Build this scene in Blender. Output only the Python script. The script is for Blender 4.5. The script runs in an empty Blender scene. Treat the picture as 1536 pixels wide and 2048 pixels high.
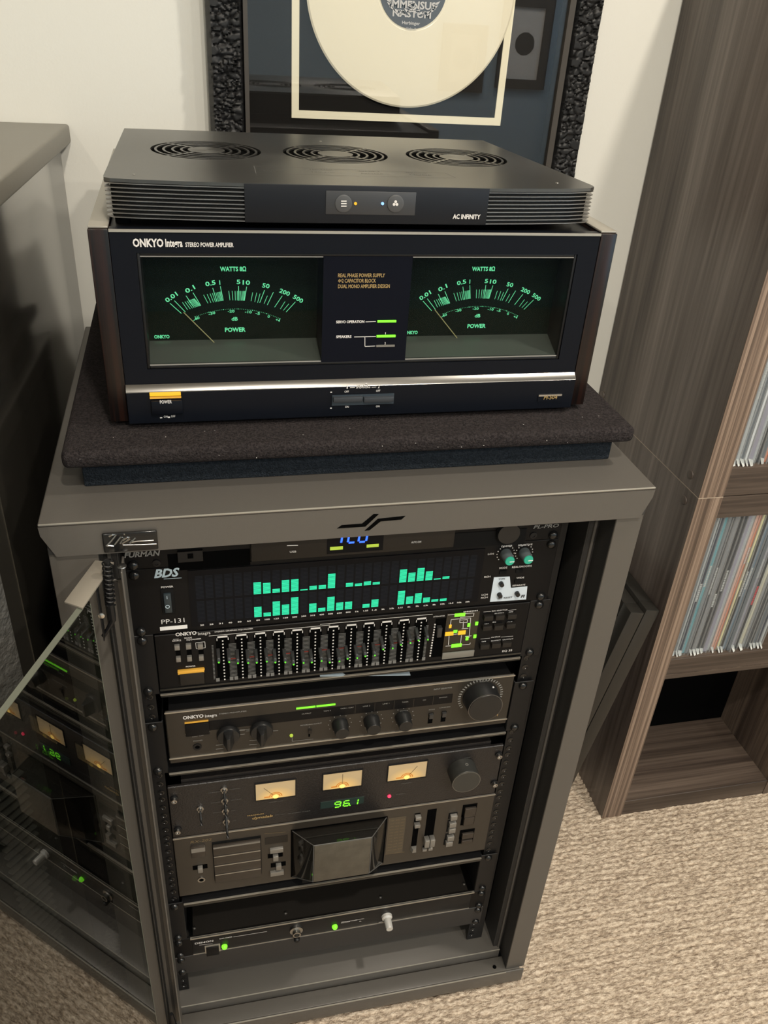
import bpy, bmesh, math, random
import numpy as np
from mathutils import Vector, Matrix, Euler
random.seed(7); np.random.seed(7)
S = bpy.context.scene
COL = S.collection
# ------------------------------------------------------------------ camera
CP = (-0.15751, -0.73462, 0.52928); CE = (1.013832, -0.060374, -0.212740); CF = 1666.92
cd = bpy.data.cameras.new('camera'); cam = bpy.data.objects.new('camera', cd); COL.objects.link(cam)
cam.location = CP; cam.rotation_euler = CE; cd.sensor_fit = 'VERTICAL'; cd.sensor_height = 36.0
cd.lens = 36.0 * CF / 2048; cd.clip_start = 0.01; cd.clip_end = 50
S.camera = cam
S.view_settings.view_transform = 'Standard'; S.view_settings.look = 'None'
S.view_settings.gamma = 1.0; S.view_settings.use_curve_mapping = False
S.view_settings.exposure = 0.10
w = bpy.data.worlds.new('world'); S.world = w; w.use_nodes = True
w.node_tree.nodes['Background'].inputs[0].default_value = (0.75, 0.85, 1, 1)
w.node_tree.nodes['Background'].inputs[1].default_value = 0.6
# ------------------------------------------------------------------ lights (recessed ceiling lamps)
FL = -0.865; CEIL = 1.56; YW = 0.61
def lamp(name, loc, power, size, col=(1, .915, .79)):
    l = bpy.data.lights.new(name, 'AREA'); l.shape = 'DISK'; l.size = size; l.energy = power; l.color = col
    o = bpy.data.objects.new(name, l); COL.objects.link(o); o.location = loc; return o
LAMPS = [(0.78, -0.28, 14), (0.02, -1.00, 21), (0.55, -1.95, 31), (1.7, -2.4, 24), (-1.2, -2.4, 18)]
for (lx, ly, lp) in LAMPS:
    lamp('ceiling_lamp_light', (lx, ly, CEIL - 0.012), lp, 0.09)
# ------------------------------------------------------------------ pixel -> point on a plane of the built world
RM = np.array(Euler(CE, 'XYZ').to_matrix())
def unp(u, v, axis, val):
    d = RM @ np.array([(u - 768) / CF, -(v - 1024) / CF, -1.0]); o = np.array(CP)
    return o + (val - o[axis]) / d[axis] * d
# ------------------------------------------------------------------ materials
def mat(name, col, rough=0.5, metal=0.0, spec=0.5, emit=None, estr=1.0, bump=None, aniso=0, var=None, alpha=None):
    m = bpy.data.materials.new(name); m.use_nodes = True
    nt = m.node_tree; b = nt.nodes['Principled BSDF']
    c = tuple(col) + (1,)
    b.inputs['Base Color'].default_value = c; b.inputs['Roughness'].default_value = rough
    b.inputs['Metallic'].default_value = metal; b.inputs['Specular IOR Level'].default_value = spec
    if emit: b.inputs['Emission Color'].default_value = tuple(emit) + (1,); b.inputs['Emission Strength'].default_value = estr
    if aniso: b.inputs['Anisotropic'].default_value = aniso
    if bump or var:
        tc = nt.nodes.new('ShaderNodeTexCoord'); mp = nt.nodes.new('ShaderNodeMapping')
        nt.links.new(tc.outputs['Object'], mp.inputs[0])
        n = nt.nodes.new('ShaderNodeTexNoise'); n.inputs['Detail'].default_value = 4
        nt.links.new(mp.outputs[0], n.inputs['Vector'])
        if bump:
            sc, st, di = bump[:3]; n.inputs['Scale'].default_value = sc
            if len(bump) > 3: mp.inputs['Scale'].default_value = bump[3]
            bp = nt.nodes.new('ShaderNodeBump'); bp.inputs['Strength'].default_value = st; bp.inputs['Distance'].default_value = di
            nt.links.new(n.outputs[0], bp.inputs['Height']); nt.links.new(bp.outputs[0], b.inputs['Normal'])
        if var:
            n2 = nt.nodes.new('ShaderNodeTexNoise'); n2.inputs['Scale'].default_value = var[0]; n2.inputs['Detail'].default_value = 5
            nt.links.new(mp.outputs[0], n2.inputs['Vector'])
            r = nt.nodes.new('ShaderNodeValToRGB'); nt.links.new(n2.outputs[0], r.inputs[0])
            r.color_ramp.elements[0].position = .35; r.color_ramp.elements[1].position = .65
            r.color_ramp.elements[0].color = c; r.color_ramp.elements[1].color = tuple(var[1]) + (1,)
            nt.links.new(r.outputs[0], b.inputs['Base Color'])
    return m
def wood(name, axis, cols, cross=26, rough=.45, spec=.4, seed=0.0):
    m = bpy.data.materials.new(name); m.use_nodes = True; nt = m.node_tree; b = nt.nodes['Principled BSDF']
    tc = nt.nodes.new('ShaderNodeTexCoord'); mp = nt.nodes.new('ShaderNodeMapping')
    nt.links.new(tc.outputs['Object'], mp.inputs[0])
    sc = [cross, cross, cross]; sc[axis] = .55; mp.inputs['Scale'].default_value = sc
    mp.inputs['Location'].default_value = (seed, seed * 1.7, seed * .6)
    n = nt.nodes.new('ShaderNodeTexNoise'); n.inputs['Scale'].default_value = 1; n.inputs['Detail'].default_value = 7
    n.inputs['Roughness'].default_value = .62; n.inputs['Distortion'].default_value = .35
    nt.links.new(mp.outputs[0], n.inputs['Vector'])
    mp2 = nt.nodes.new('ShaderNodeMapping'); nt.links.new(tc.outputs['Object'], mp2.inputs[0])
    s2 = [cross * 9, cross * 9, cross * 9]; s2[axis] = 5; mp2.inputs['Scale'].default_value = s2
    n2 = nt.nodes.new('ShaderNodeTexNoise'); n2.inputs['Scale'].default_value = 1; n2.inputs['Detail'].default_value = 3
    nt.links.new(mp2.outputs[0], n2.inputs['Vector'])
    mx = nt.nodes.new('ShaderNodeMath'); mx.operation = 'MULTIPLY_ADD'; mx.inputs[1].default_value = .3
    nt.links.new(n2.outputs[0], mx.inputs[0]); nt.links.new(n.outputs[0], mx.inputs[2])
    r = nt.nodes.new('ShaderNodeValToRGB'); nt.links.new(mx.outputs[0], r.inputs[0])
    e = r.color_ramp.elements; e[0].position = .47; e[0].color = tuple(cols[0]) + (1,); e[1].position = .83; e[1].color = tuple(cols[-1]) + (1,)
    for i, c in enumerate(cols[1:-1]):
        q = e.new(.47 + .36 * (i + 1) / (len(cols) - 1)); q.color = tuple(c) + (1,)
    nt.links.new(r.outputs[0], b.inputs['Base Color'])
    b.inputs['Roughness'].default_value = rough; b.inputs['Specular IOR Level'].default_value = spec
    return m
def sheer(name, tint, ior=1.5, gloss=(1, 1, 1), rough=0.0, op=None):
    m = bpy.data.materials.new(name); m.use_nodes = True; nt = m.node_tree; nt.nodes.clear()
    out = nt.nodes.new('ShaderNodeOutputMaterial'); t = nt.nodes.new('ShaderNodeBsdfTransparent'); g = nt.nodes.new('ShaderNodeBsdfGlossy')
    t.inputs[0].default_value = tuple(tint) + (1,); g.inputs[0].default_value = tuple(gloss) + (1,); g.inputs['Roughness'].default_value = rough
    f = nt.nodes.new('ShaderNodeFresnel'); ge = nt.nodes.new('ShaderNodeNewGeometry'); ma = nt.nodes.new('ShaderNodeMath'); ma.operation = 'MULTIPLY_ADD'
    ma.inputs[1].default_value = 1 / ior - ior; ma.inputs[2].default_value = ior      # same reflectance from both sides of a pane
    nt.links.new(ge.outputs['Backfacing'], ma.inputs[0]); nt.links.new(ma.outputs[0], f.inputs[0]); mx = nt.nodes.new('ShaderNodeMixShader')
    nt.links.new(f.outputs[0], mx.inputs[0]); nt.links.new(t.outputs[0], mx.inputs[1]); nt.links.new(g.outputs[0], mx.inputs[2])
    last = mx
    if op:
        d = nt.nodes.new('ShaderNodeBsdfPrincipled'); d.inputs['Base Color'].default_value = tuple(op[0]) + (1,); d.inputs['Roughness'].default_value = .3
        m2 = nt.nodes.new('ShaderNodeMixShader'); m2.inputs[0].default_value = op[1]
        nt.links.new(mx.outputs[0], m2.inputs[1]); nt.links.new(d.outputs[0], m2.inputs[2]); last = m2
    nt.links.new(last.outputs[0], out.inputs[0]); return m
def glow(name, col, st=1.0):
    return mat(name, (0.02, 0.02, 0.02), .4, emit=col, estr=st)
M = {}
M['wall'] = mat('wall_paint', (.77, .76, .70), .75, spec=.25, bump=(260, .06, .002))
M['wall_blue'] = mat('blue_wall_paint', (.33, .44, .54), .8, spec=.2)
M['ceiling'] = mat('ceiling_paint', (.85, .83, .78), .9)
M['cab'] = mat('taupe_powder_coat', (.088, .081, .072), .36, .1, .55, bump=(900, .08, .0006))
M['cabhighlight'] = mat('taupe_edge_highlight', (.34, .32, .275), .3, .3, .6)  # lighter taupe standing in for the shine on the cabinet edges
M['cabdark'] = mat('dark_powder_coat', (.022, .021, .020), .5, bump=(900, .06, .0006))
M['black'] = mat('black_metal', (.007, .007, .0075), .42, spec=.28)
M['blackm'] = mat('black_matte', (.005, .005, .005), .8, spec=.15)
M['void'] = mat('black_cavity', (.002, .002, .002), .95, spec=.02)
M['ampface'] = mat('brushed_black_aluminium', (.0035, .0045, .0075), .36, spec=.16, bump=(60, .03, .0005, (1, 40, 40)))
M['ampglass'] = sheer('clear_meter_glass', (.95, .97, .96), 1.14)
M['dial'] = mat('dial_black', (.003, .006, .0045), .6, spec=.05)
M['dialledge'] = mat('dial_grey_ledge', (.10, .11, .10), .3, .6, .5)
M['silver'] = mat('bright_aluminium', (.62, .60, .56), .28, 1.0)
M['ledgem'] = mat('dark_polished_ledge', (.20, .195, .185), .22, 1.0)
M['steel'] = mat('steel', (.42, .41, .39), .3, 1.0)
M['edge'] = mat('bright_trim_and_highlight', (.46, .43, .37), .35, .7)  # bright trim, and the highlight painted along the shelf lips
M['fanmetal'] = mat('anodised_dark_grey', (.125, .122, .115), .32, .85, .5, aniso=.6, bump=(40, .04, .0005, (1, 30, 30)))
M['fanfront'] = mat('anodised_black_front', (.010, .0115, .015), .42, .3, .3)
M['fin'] = mat('anodised_fin', (.006, .006, .006), .5, .2, .3)
M['felt'] = mat('black_felt', (.040, .034, .034), .95, spec=.08, bump=(650, 1.0, .003), var=(420, (.017, .0145, .015)))
M['felt2'] = mat('blue_black_felt', (.024, .030, .038), .95, spec=.1, bump=(650, 1.0, .003), var=(420, (.013, .017, .022)))
M['rosewood'] = wood('rosewood', 2, [(.004, .003, .003), (.016, .006, .004), (.004, .003, .003), (.022, .008, .005)], 60, .3)
M['w_text'] = mat('white_print', (.62, .60, .58), .6)
M['g_text'] = mat('grey_print', (.22, .215, .20), .6)
M['d_text'] = mat('dim_print', (.10, .098, .092), .6)
M['gold'] = mat('gold_print', (.42, .29, .12), .45, .3)
M['goldd'] = mat('dull_gold_print', (.20, .145, .075), .5, .2)
M['panel'] = mat('black_brown_panel', (.016, .014, .012), .42, .2, .35)
M['panelk'] = mat('black_panel', (.0045, .0043, .0045), .45, spec=.16)
M['pre'] = mat('preamp_brown_black', (.034, .029, .023), .4, .35, .5)
M['tuner'] = mat('tuner_crinkle', (.015, .013, .0125), .40, .1, .5, bump=(380, .6, .0012))
M['deck'] = mat('deck_bronze', (.052, .044, .035), .42, .4, .5)
M['deckbtn'] = mat('deck_button', (.050, .041, .033), .38, .4, .5)
M['greybtn'] = mat('grey_button', (.24, .23, .21), .35, .5)
M['knob'] = mat('black_knob', (.012, .012, .012), .36, .2, .5)
M['knobgrey'] = mat('grey_knob', (.10, .12, .125), .45)
M['teal'] = mat('teal_cap', (.02, .36, .24), .45)
M['green'] = glow('green_lamp', (.22, 1.0, .02), 1.3)
M['greend'] = glow('green_lamp_small', (.15, .9, .03), .9)
M['vfd'] = glow('teal_display', (.004, .80, .40), 1.0)
M['vfdoff'] = mat('unlit_display_segment', (.010, .012, .017), .5, spec=.15)
M['vfdbg'] = mat('display_window', (.003, .0035, .005), .3, spec=.12)
M['blue'] = glow('blue_digit', (.02, .10, 1.0), 2.6)
M['dialg'] = glow('green_dial_print', (.16, .90, .42), .85)
M['dialdim'] = glow('dim_green_dial_print', (.10, .45, .22), .35)
M['needle'] = glow('yellow_needle', (.50, .42, .16), .5)
M['amber'] = glow('amber_lamp', (1.0, .50, .01), 1.1)
M['ambers'] = mat('amber_bar', (.65, .36, .06), .35, .5, emit=(1, .5, .05), estr=.22)
M['red'] = glow('red_lamp', (1.0, .03, .10), 1.6)
M['redl'] = glow('red_mark', (.55, .05, .03), .35)
M['yel'] = glow('yellow_green_lamp', (.55, .72, .05), .8)
M['white'] = mat('white_paint', (.75, .74, .72), .5)
M['sticker'] = mat('pale_blue_sticker', (.55, .62, .68), .5)
M['paper'] = mat('pale_blue_paper', (.30, .37, .42), .6)
M['dress'] = mat('dark_ash_laminate', (.034, .031, .026), .20, .0, 1.0, bump=(60, .03, .0003, (1, 1, .04)), var=(9, (.024, .022, .018)))
M['dress'].node_tree.nodes['Principled BSDF'].inputs['Coat Weight'].default_value = 1.0; M['dress'].node_tree.nodes['Principled BSDF'].inputs['Coat Roughness'].default_value = .16; M['dress'].node_tree.nodes['Principled BSDF'].inputs['Coat IOR'].default_value = 1.6
M['dresstop'] = mat('grey_ash_top', (.17, .158, .132), .38, .0, .5, bump=(70, .12, .0006, (.05, 1, 1)))
M['spk'] = mat('textured_black_vinyl', (.045, .043, .039), .6, spec=.4, bump=(150, 1.0, .004))
M['smoke'] = sheer('smoked_door_glass', (.47, .48, .46), 1.58)
M['gedge'] = mat('green_grey_glass_edge', (.12, .128, .10), .3)
M['smokebox'] = sheer('smoked_acrylic', (.30, .29, .26), 1.6, op=((.05, .045, .038), .25))
M['char'] = mat('charred_wood', (.011, .011, .0115), .5, spec=.4)
M['inmould'] = mat('inner_moulding', (.05, .043, .036), .5)
M['mat_black'] = mat('black_mount_board', (.012, .011, .010), .9, spec=.15)
M['cream'] = mat('cream_board', (.93, .87, .66), .8)
M['rec'] = mat('cream_vinyl', (.90, .83, .64), .26, bump=(4, .0, .0))
M['reclab'] = mat('slate_label', (.075, .085, .098), .6)
M['picglass'] = sheer('picture_glass', (.97, .97, .97), 1.5)
M['carpet'] = None
SW = [(.028, .019, .015), (.060, .044, .035), (.11, .082, .064), (.17, .13, .10)]
M['shv'] = wood('zebra_wood_vertical', 2, SW, 30, .42, .4, 1.3)
M['shx'] = wood('zebra_wood_across', 0, [(.035, .025, .020), (.075, .055, .043), (.12, .09, .07), (.16, .12, .095)], 30, .42, .4, 4.1)
M['shf'] = wood('zebra_wood_front_edge', 2, [(.020, .013, .010), (.075, .052, .039), (.165, .115, .085), (.30, .22, .165)], 150, .42, .4, 2.2)
M['shside'] = wood('zebra_wood_side', 2, [(.036, .026, .022), (.088, .069, .059), (.145, .119, .104), (.225, .192, .17)], 15, .36, .5, 7.7)
M['band'] = mat('tan_edge_band', (.42, .34, .26), .5)
M['plasticc'] = mat('crumpled_plastic', (.55, .56, .54), .25, spec=.6)
M['capw'] = mat('brown_cap', (.095, .076, .065), .45)
M['plastic'] = sheer('clear_plastic_sleeve', (.86, .88, .89), 1.45, op=((.72, .76, .78), .13))
# ------------------------------------------------------------------ mesh builder
WL = {}
class MB:
    def __init__(s): s.v = []; s.f = []
    def add(s, vs, fs):
        n = len(s.v); s.v += [tuple(map(float, q)) for q in vs]; s.f += [tuple(i + n for i in f) for f in fs]; return s
    def box(s, x0, x1, y0, y1, z0, z1):
        if x0 > x1: x0, x1 = x1, x0
        if y0 > y1: y0, y1 = y1, y0
        if z0 > z1: z0, z1 = z1, z0
        return s.add([(x0, y0, z0), (x1, y0, z0), (x1, y1, z0), (x0, y1, z0), (x0, y0, z1), (x1, y0, z1), (x1, y1, z1), (x0, y1, z1)],
              [(0, 3, 2, 1), (4, 5, 6, 7), (0, 1, 5, 4), (1, 2, 6, 5), (2, 3, 7, 6), (3, 0, 4, 7)])
    def hexa(s, a, b):   # two quads (lists of 4 points, same winding) -> solid
        return s.add(list(a) + list(b), [(3, 2, 1, 0), (4, 5, 6, 7), (0, 1, 5, 4), (1, 2, 6, 5), (2, 3, 7, 6), (3, 0, 4, 7)])
    def prism(s, poly, fn):   # poly 2-D, fn(p, k) -> 3-D with k in (0, 1)
        n = len(poly); vs = [fn(q, 0) for q in poly] + [fn(q, 1) for q in poly]
        fs = [tuple(range(n - 1, -1, -1)), tuple(range(n, 2 * n))] + [(i, (i + 1) % n, (i + 1) % n + n, i + n) for i in range(n)]
        return s.add(vs, fs)
    def pxz(s, poly, y0, y1): return s.prism(poly, lambda q, k: (q[0], (y0, y1)[k], q[1]))
    def pxy(s, poly, z0, z1): return s.prism(poly, lambda q, k: (q[0], q[1], (z0, z1)[k]))
    def lathe(s, c, prof, axis=(0, -1, 0), n=24, cap=True):   # prof: (radius, height along axis)
        a = Vector(axis).normalized(); t = a.orthogonal().normalized(); b = a.cross(t); c = Vector(c); vs = []; fs = []
        for (r, h) in prof:
            for i in range(n):
                q = 2 * math.pi * i / n; vs.append(c + a * h + (t * math.cos(q) + b * math.sin(q)) * r)
        for k in range(len(prof) - 1):
            for i in range(n): fs.append((k * n + i, k * n + (i + 1) % n, (k + 1) * n + (i + 1) % n, (k + 1) * n + i))
        if cap: fs.append(tuple(range(n - 1, -1, -1))); fs.append(tuple((len(prof) - 1) * n + i for i in range(n)))
        return s.add(vs, fs)
    def cyl(s, c, r, h, axis=(0, -1, 0), n=20, r2=None): return s.lathe(c, [(r, 0), (r if r2 is None else r2, h)], axis, n)
    def ring(s, c, r0, r1, h, axis=(0, -1, 0), n=40):
        return s.lathe(c, [(r0, 0), (r1, 0), (r1, h), (r0, h), (r0, 0)], axis, n, cap=False)
    def tube(s, pts, r, n=8):
        pts = [Vector(q) for q in pts]; vs = []; fs = []
        for i, q in enumerate(pts):
            d = (pts[min(i + 1, len(pts) - 1)] - pts[max(i - 1, 0)]).normalized(); t = d.orthogonal().normalized(); b = d.cross(t)
            rr = r[i] if isinstance(r, (list, tuple)) else r
            for k in range(n): vs.append(q + (t * math.cos(2 * math.pi * k / n) + b * math.sin(2 * math.pi * k / n)) * rr)
        for i in range(len(pts) - 1):
            for k in range(n): fs.append((i * n + k, i * n + (k + 1) % n, (i + 1) * n + (k + 1) % n, (i + 1) * n + k))
        fs.append(tuple(range(n - 1, -1, -1))); fs.append(tuple((len(pts) - 1) * n + k for k in range(n)))
        return s.add(vs, fs)
    def build(s, name, m, parent=None, bevel=0, seg=2, smooth=35, origin=None):
        a = np.array(s.v); lo, hi = a.min(0), a.max(0)
        c = np.array([(lo[0] + hi[0]) / 2, (lo[1] + hi[1]) / 2, lo[2] if parent is None else (lo[2] + hi[2]) / 2]) if origin is None else np.array(origin)
        me = bpy.data.meshes.new(name); me.from_pydata([tuple(q) for q in (a - c)], [], s.f)
        bm = bmesh.new(); bm.from_mesh(me)
        bmesh.ops.recalc_face_normals(bm, faces=bm.faces)
        if bevel:
            es = [e for e in bm.edges if len(e.link_faces) == 2 and e.calc_face_angle(0) > .5]
            bmesh.ops.bevel(bm, geom=es, offset=bevel, segments=seg, profile=.5, affect='EDGES', clamp_overlap=True)
        bm.to_mesh(me); bm.free(); me.update()
        if smooth:
            me.shade_smooth(); me.set_sharp_from_angle(angle=math.radians(smooth))
        if m is not None: me.materials.append(M[m] if isinstance(m, str) else m)
        o = bpy.data.objects.new(name, me); COL.objects.link(o)
        if parent is not None:
            o.parent = parent; o.location = c - WL[parent.name]
        else: o.location = c
        if parent is not None and any(k in name for k in ('lettering', 'print', 'scale_', 'dots', 'dot_row', 'flow_lines', '_marks', 'symbols', 'volume_scale')): o['kind'] = 'stuff'
        WL[o.name] = c; return o
def thing(name, label, cat, loc, group=None):
    o = bpy.data.objects.new(name, None); COL.objects.link(o); o.location = loc; o.empty_display_size = .05
    o['label'] = label; o['category'] = cat
    if group: o['group'] = group
    WL[o.name] = np.array(loc, float); return o
def tag(o, label, cat, group=None):
    o['label'] = label; o['category'] = cat
    if group: o['group'] = group
    return o
def part_label(o, s): o['label'] = s; return o
def struct(name, mb, m, **k):
    o = mb.build(name, m, **k); o['kind'] = 'structure'; return o
_tc = {}
def glyphs(s, bold=0.0, shear=0.0):
    key = (s, bold, shear)
    if key not in _tc:
        c = bpy.data.curves.new('t', 'FONT'); c.body = s; c.size = 1; c.offset = bold; c.shear = shear; c.resolution_u = 2
        o = bpy.data.objects.new('t', c); me = bpy.data.meshes.new_from_object(o)
        vs = np.array([tuple(q.co) for q in me.vertices]) if len(me.vertices) else np.zeros((1, 3))
        _tc[key] = (vs, [tuple(p.vertices) for p in me.polygons])
        bpy.data.objects.remove(o); bpy.data.curves.remove(c); bpy.data.meshes.remove(me)
    return _tc[key]
def text(mb, s, x, z, wd, h, y, bold=0.012, shear=0.0, rot=0.0, center=False, fn=None):
    """flat lettering: left end x, baseline z, width wd, cap height h, standing on the plane y"""
    vs, fs = glyphs(s, bold, shear); lo, hi = vs.min(0), vs.max(0)
    k = h / .70; kx = wd / max(hi[0] - lo[0], 1e-6) if wd else k
    P = []
    for q in vs:
        a = (q[0] - lo[0]) * kx - ((hi[0] - lo[0]) * kx / 2 if center else 0); b = q[1] * k
        if rot: a, b = a * math.cos(rot) - b * math.sin(rot), a * math.sin(rot) + b * math.cos(rot)
        P.append(fn(x + a, z + b) if fn else (x + a, y, z + b))
    mb.add(P, fs)
def seg7(mb, ch, x, z, wd, h, t, y, shear=.12):
    m = {'0': 'abcdef', '1': 'bc', '2': 'abged', '6': 'afedcg', '9': 'abcdfg'}[ch]
    L = {'a': (0, h, wd, h), 'b': (wd, h, wd, h / 2), 'c': (wd, h / 2, wd, 0), 'd': (0, 0, wd, 0), 'e': (0, h / 2, 0, 0), 'f': (0, h, 0, h / 2), 'g': (0, h / 2, wd, h / 2)}
    for k in m:
        a, b, c, d = L[k]; hz = b == d
        if hz: q = [(a + t * .6, b - t / 2), (c - t * .6, b - t / 2), (c - t * .6, b + t / 2), (a + t * .6, b + t / 2)]
        else:
            l, u = min(b, d) + t * .5, max(b, d) - t * .5; q = [(a - t / 2, l), (a + t / 2, l), (a + t / 2, u), (a - t / 2, u)]
        mb.pxz([(x + s + e * shear, z + e) for s, e in q], y - .0004, y)
class Face:
    """features on a front plate standing on the plane y; pixel pairs come from enlarged views of the photograph"""
    def __init__(s, y, par): s.y = y; s.par = par
    def at(s, c, u, v, y=None):
        return unp(c[0] + u * c[2], c[1] + v * c[2], 1, s.y if y is None else y)
    def r(s, c, u0, v0, u1, v1, y=None):
        a = s.at(c, u0, v0, y); b = s.at(c, u1, v1, y); return min(a[0], b[0]), max(a[0], b[0]), min(a[2], b[2]), max(a[2], b[2])
    def box(s, name, c, u0, v0, u1, v1, out, m, back=.002, par=None, bevel=0):
        x0, x1, z0, z1 = s.r(c, u0, v0, u1, v1)
        return MB().box(x0, x1, s.y - out, s.y + back, z0, z1).build(name, m, par or s.par, bevel=bevel)
    def knob(s, name, c, u, v, r, h, m, par=None, taper=.92, n=28):
        q = s.at(c, u, v)
        return MB().lathe(q, [(r, -.001), (r, h * .15), (r * taper, h * .9), (r * taper * .93, h)], n=n).build(name, m, par or s.par)
    def txt(s, mb, t, c, u, v, u1, h, **k):
        a = s.at(c, u, v); b = s.at(c, u1, v); text(mb, t, a[0], a[2], b[0] - a[0], h, s.y - .0006, **k)
    def line(s, mb, c, u0, v0, u1, v1, t=.0006, level=True, y=None):
        a = s.at(c, u0, v0, y); b = s.at(c, u1, v1, y); yy = (s.y if y is None else y) - .0006
        if level == 'h': b[2] = a[2]
        if level == 'v': b[0] = a[0]
        d = Vector((b[0] - a[0], 0, b[2] - a[2])); n = Vector((-d.z, 0, d.x)).normalized() * t / 2
        A = Vector((a[0], yy, a[2])); B = Vector((b[0], yy, b[2])); mb.add([A - n, B - n, B + n, A + n], [(0, 1, 2, 3)])
M['screwm'] = mat('glossy_black_screw', (.012, .012, .012), .22, .3, .7)
def screw(par, x, z, y=-.0, r=.0058, m='screwm', name='screw'):
    b = MB().lathe((x, y, z), [(r, 0), (r, .0012), (r * .80, .0032), (r * .42, .0044), (r * .15, .0046)], n=16)
    return b.build(name, m, par)
CA = (160, 420, .35156); CB = (620, 420, .42969); CC = (220, 1080, .28646); CD = (640, 1060, .32552)
CG = (280, 1340, .26042); CH = (660, 1340, .27344); CI = (300, 1620, .26042); CJ = (660, 1620, .28646)
CK = (640, 840, .45573); CL = (40, 840, .42969); CM = (0, 1080, .26042); C1 = (0, 0, 1.0)
# ================================================================== room
def carpet_material():
    m = bpy.data.materials.new('beige_loop_carpet'); m.use_nodes = True; nt = m.node_tree; b = nt.nodes['Principled BSDF']
    tc = nt.nodes.new('ShaderNodeTexCoord'); b.inputs['Roughness'].default_value = .95; b.inputs['Specular IOR Level'].default_value = .1
    mp = nt.nodes.new('ShaderNodeMapping'); mp.inputs['Scale'].default_value = (75, 230, 1); nt.links.new(tc.outputs['Object'], mp.inputs[0])
    n = nt.nodes.new('ShaderNodeTexNoise'); n.inputs['Scale'].default_value = 1.6; n.inputs['Detail'].default_value = 6; nt.links.new(mp.outputs[0], n.inputs['Vector'])
    r = nt.nodes.new('ShaderNodeValToRGB'); e = r.color_ramp.elements
    e[0].position = .30; e[0].color = (.22, .165, .12, 1); e[1].position = .70; e[1].color = (.74, .63, .50, 1); q = e.new(.5); q.color = (.50, .405, .31, 1)
    nt.links.new(n.outputs[0], r.inputs[0]); nt.links.new(r.outputs[0], b.inputs['Base Color'])
    n2 = nt.nodes.new('ShaderNodeTexNoise'); n2.inputs['Scale'].default_value = 420; n2.inputs['Detail'].default_value = 3; nt.links.new(tc.outputs['Object'], n2.inputs['Vector'])
    bp = nt.nodes.new('ShaderNodeBump'); bp.inputs['Strength'].default_value = .8; bp.inputs['Distance'].default_value = .004
    nt.links.new(n2.outputs[0], bp.inputs['Height']); nt.links.new(bp.outputs[0], b.inputs['Normal'])
    return m
M['carpet'] = carpet_material()
def carpet():
    st = .0034; xs = np.arange(-.9, 1.62, st); ys = np.arange(-1.05, .62, st)
    X, Y = np.meshgrid(xs, ys)
    def vn(fx, fy, seed):     # smooth value noise
        g = np.random.RandomState(seed).rand(900, 900); a = (X + 2) * fx; b = (Y + 2) * fy
        i = a.astype(int) % 899; j = b.astype(int) % 899; u = a - np.floor(a); v = b - np.floor(b); u = u * u * (3 - 2 * u); v = v * v * (3 - 2 * v)
        return (g[j, i] * (1 - u) + g[j, i + 1] * u) * (1 - v) + (g[j + 1, i] * (1 - u) + g[j + 1, i + 1] * u) * v
    ph = Y / .0115 * 2 * math.pi + vn(5, 7, 1) * 2 + vn(70, 40, 2) * 2.2
    Z = (.5 + .5 * np.sin(ph)) * .0046 * (.35 + vn(40, 60, 3)) + vn(190, 230, 4) * .0044 + vn(20, 60, 5) * .0012
    ny, nx = X.shape; V = np.stack([X, Y, Z + FL - .004], -1).reshape(-1, 3)
    I = np.arange(ny * nx).reshape(ny, nx); F = np.stack([I[:-1, :-1], I[:-1, 1:], I[1:, 1:], I[1:, :-1]], -1).reshape(-1, 4)
    me = bpy.data.meshes.new('carpet_pile'); me.vertices.add(len(V)); me.vertices.foreach_set('co', V.ravel().astype(np.float32))
    me.loops.add(F.size); me.loops.foreach_set('vertex_index', F.ravel().astype(np.int32))
    me.polygons.add(len(F)); me.polygons.foreach_set('loop_start', np.arange(0, F.size, 4, dtype=np.int32))
    me.update(calc_edges=True); me.shade_smooth(); me.materials.append(M['carpet'])
    fl = struct('floor', MB().box(-3, 3, -3.4, .8, FL - .05, FL - .006), 'carpet')
    o = bpy.data.objects.new('carpet_pile', me); COL.objects.link(o); o.parent = fl; o.location = -Vector(WL[fl.name])
    o['kind'] = 'stuff'
carpet()
struct('wall_back', MB().box(-3, 3, YW, YW + .12, FL, CEIL), 'wall')
struct('wall_left', MB().box(-2.6, -2.48, -3.4, YW, FL, CEIL), 'wall')
struct('wall_right', MB().box(2.48, 2.6, -3.4, YW, FL, CEIL), 'wall')
struct('wall_front', MB().box(-2.6, 2.6, -3.4, -3.3, FL, CEIL), 'wall_blue')
struct('ceiling', MB().box(-2.6, 2.6, -3.4, YW, CEIL, CEIL + .1), 'ceiling')
M['added_bluelight'] = glow('added_blue_pane', (.55, .78, 1.0), 3.2)  # bluish glow added to tint the front wall
wf = MB()
for b in ((-2.95, -2.88, .0, 1.25), (-1.62, -1.55, .0, 1.25), (-2.88, -1.62, 1.18, 1.25), (-2.88, -1.62, .0, .07), (-2.28, -2.22, .07, 1.18)): wf.box(2.44, 2.4799, b[0], b[1], b[2], b[3])
wo = struct('added_window', wf, 'white'); pn = MB().box(2.466, 2.472, -2.885, -1.615, .065, 1.185).build('added_window_pane', 'added_bluelight', wo)  # unseen window, added to cast bluish light on the front wall
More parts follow.
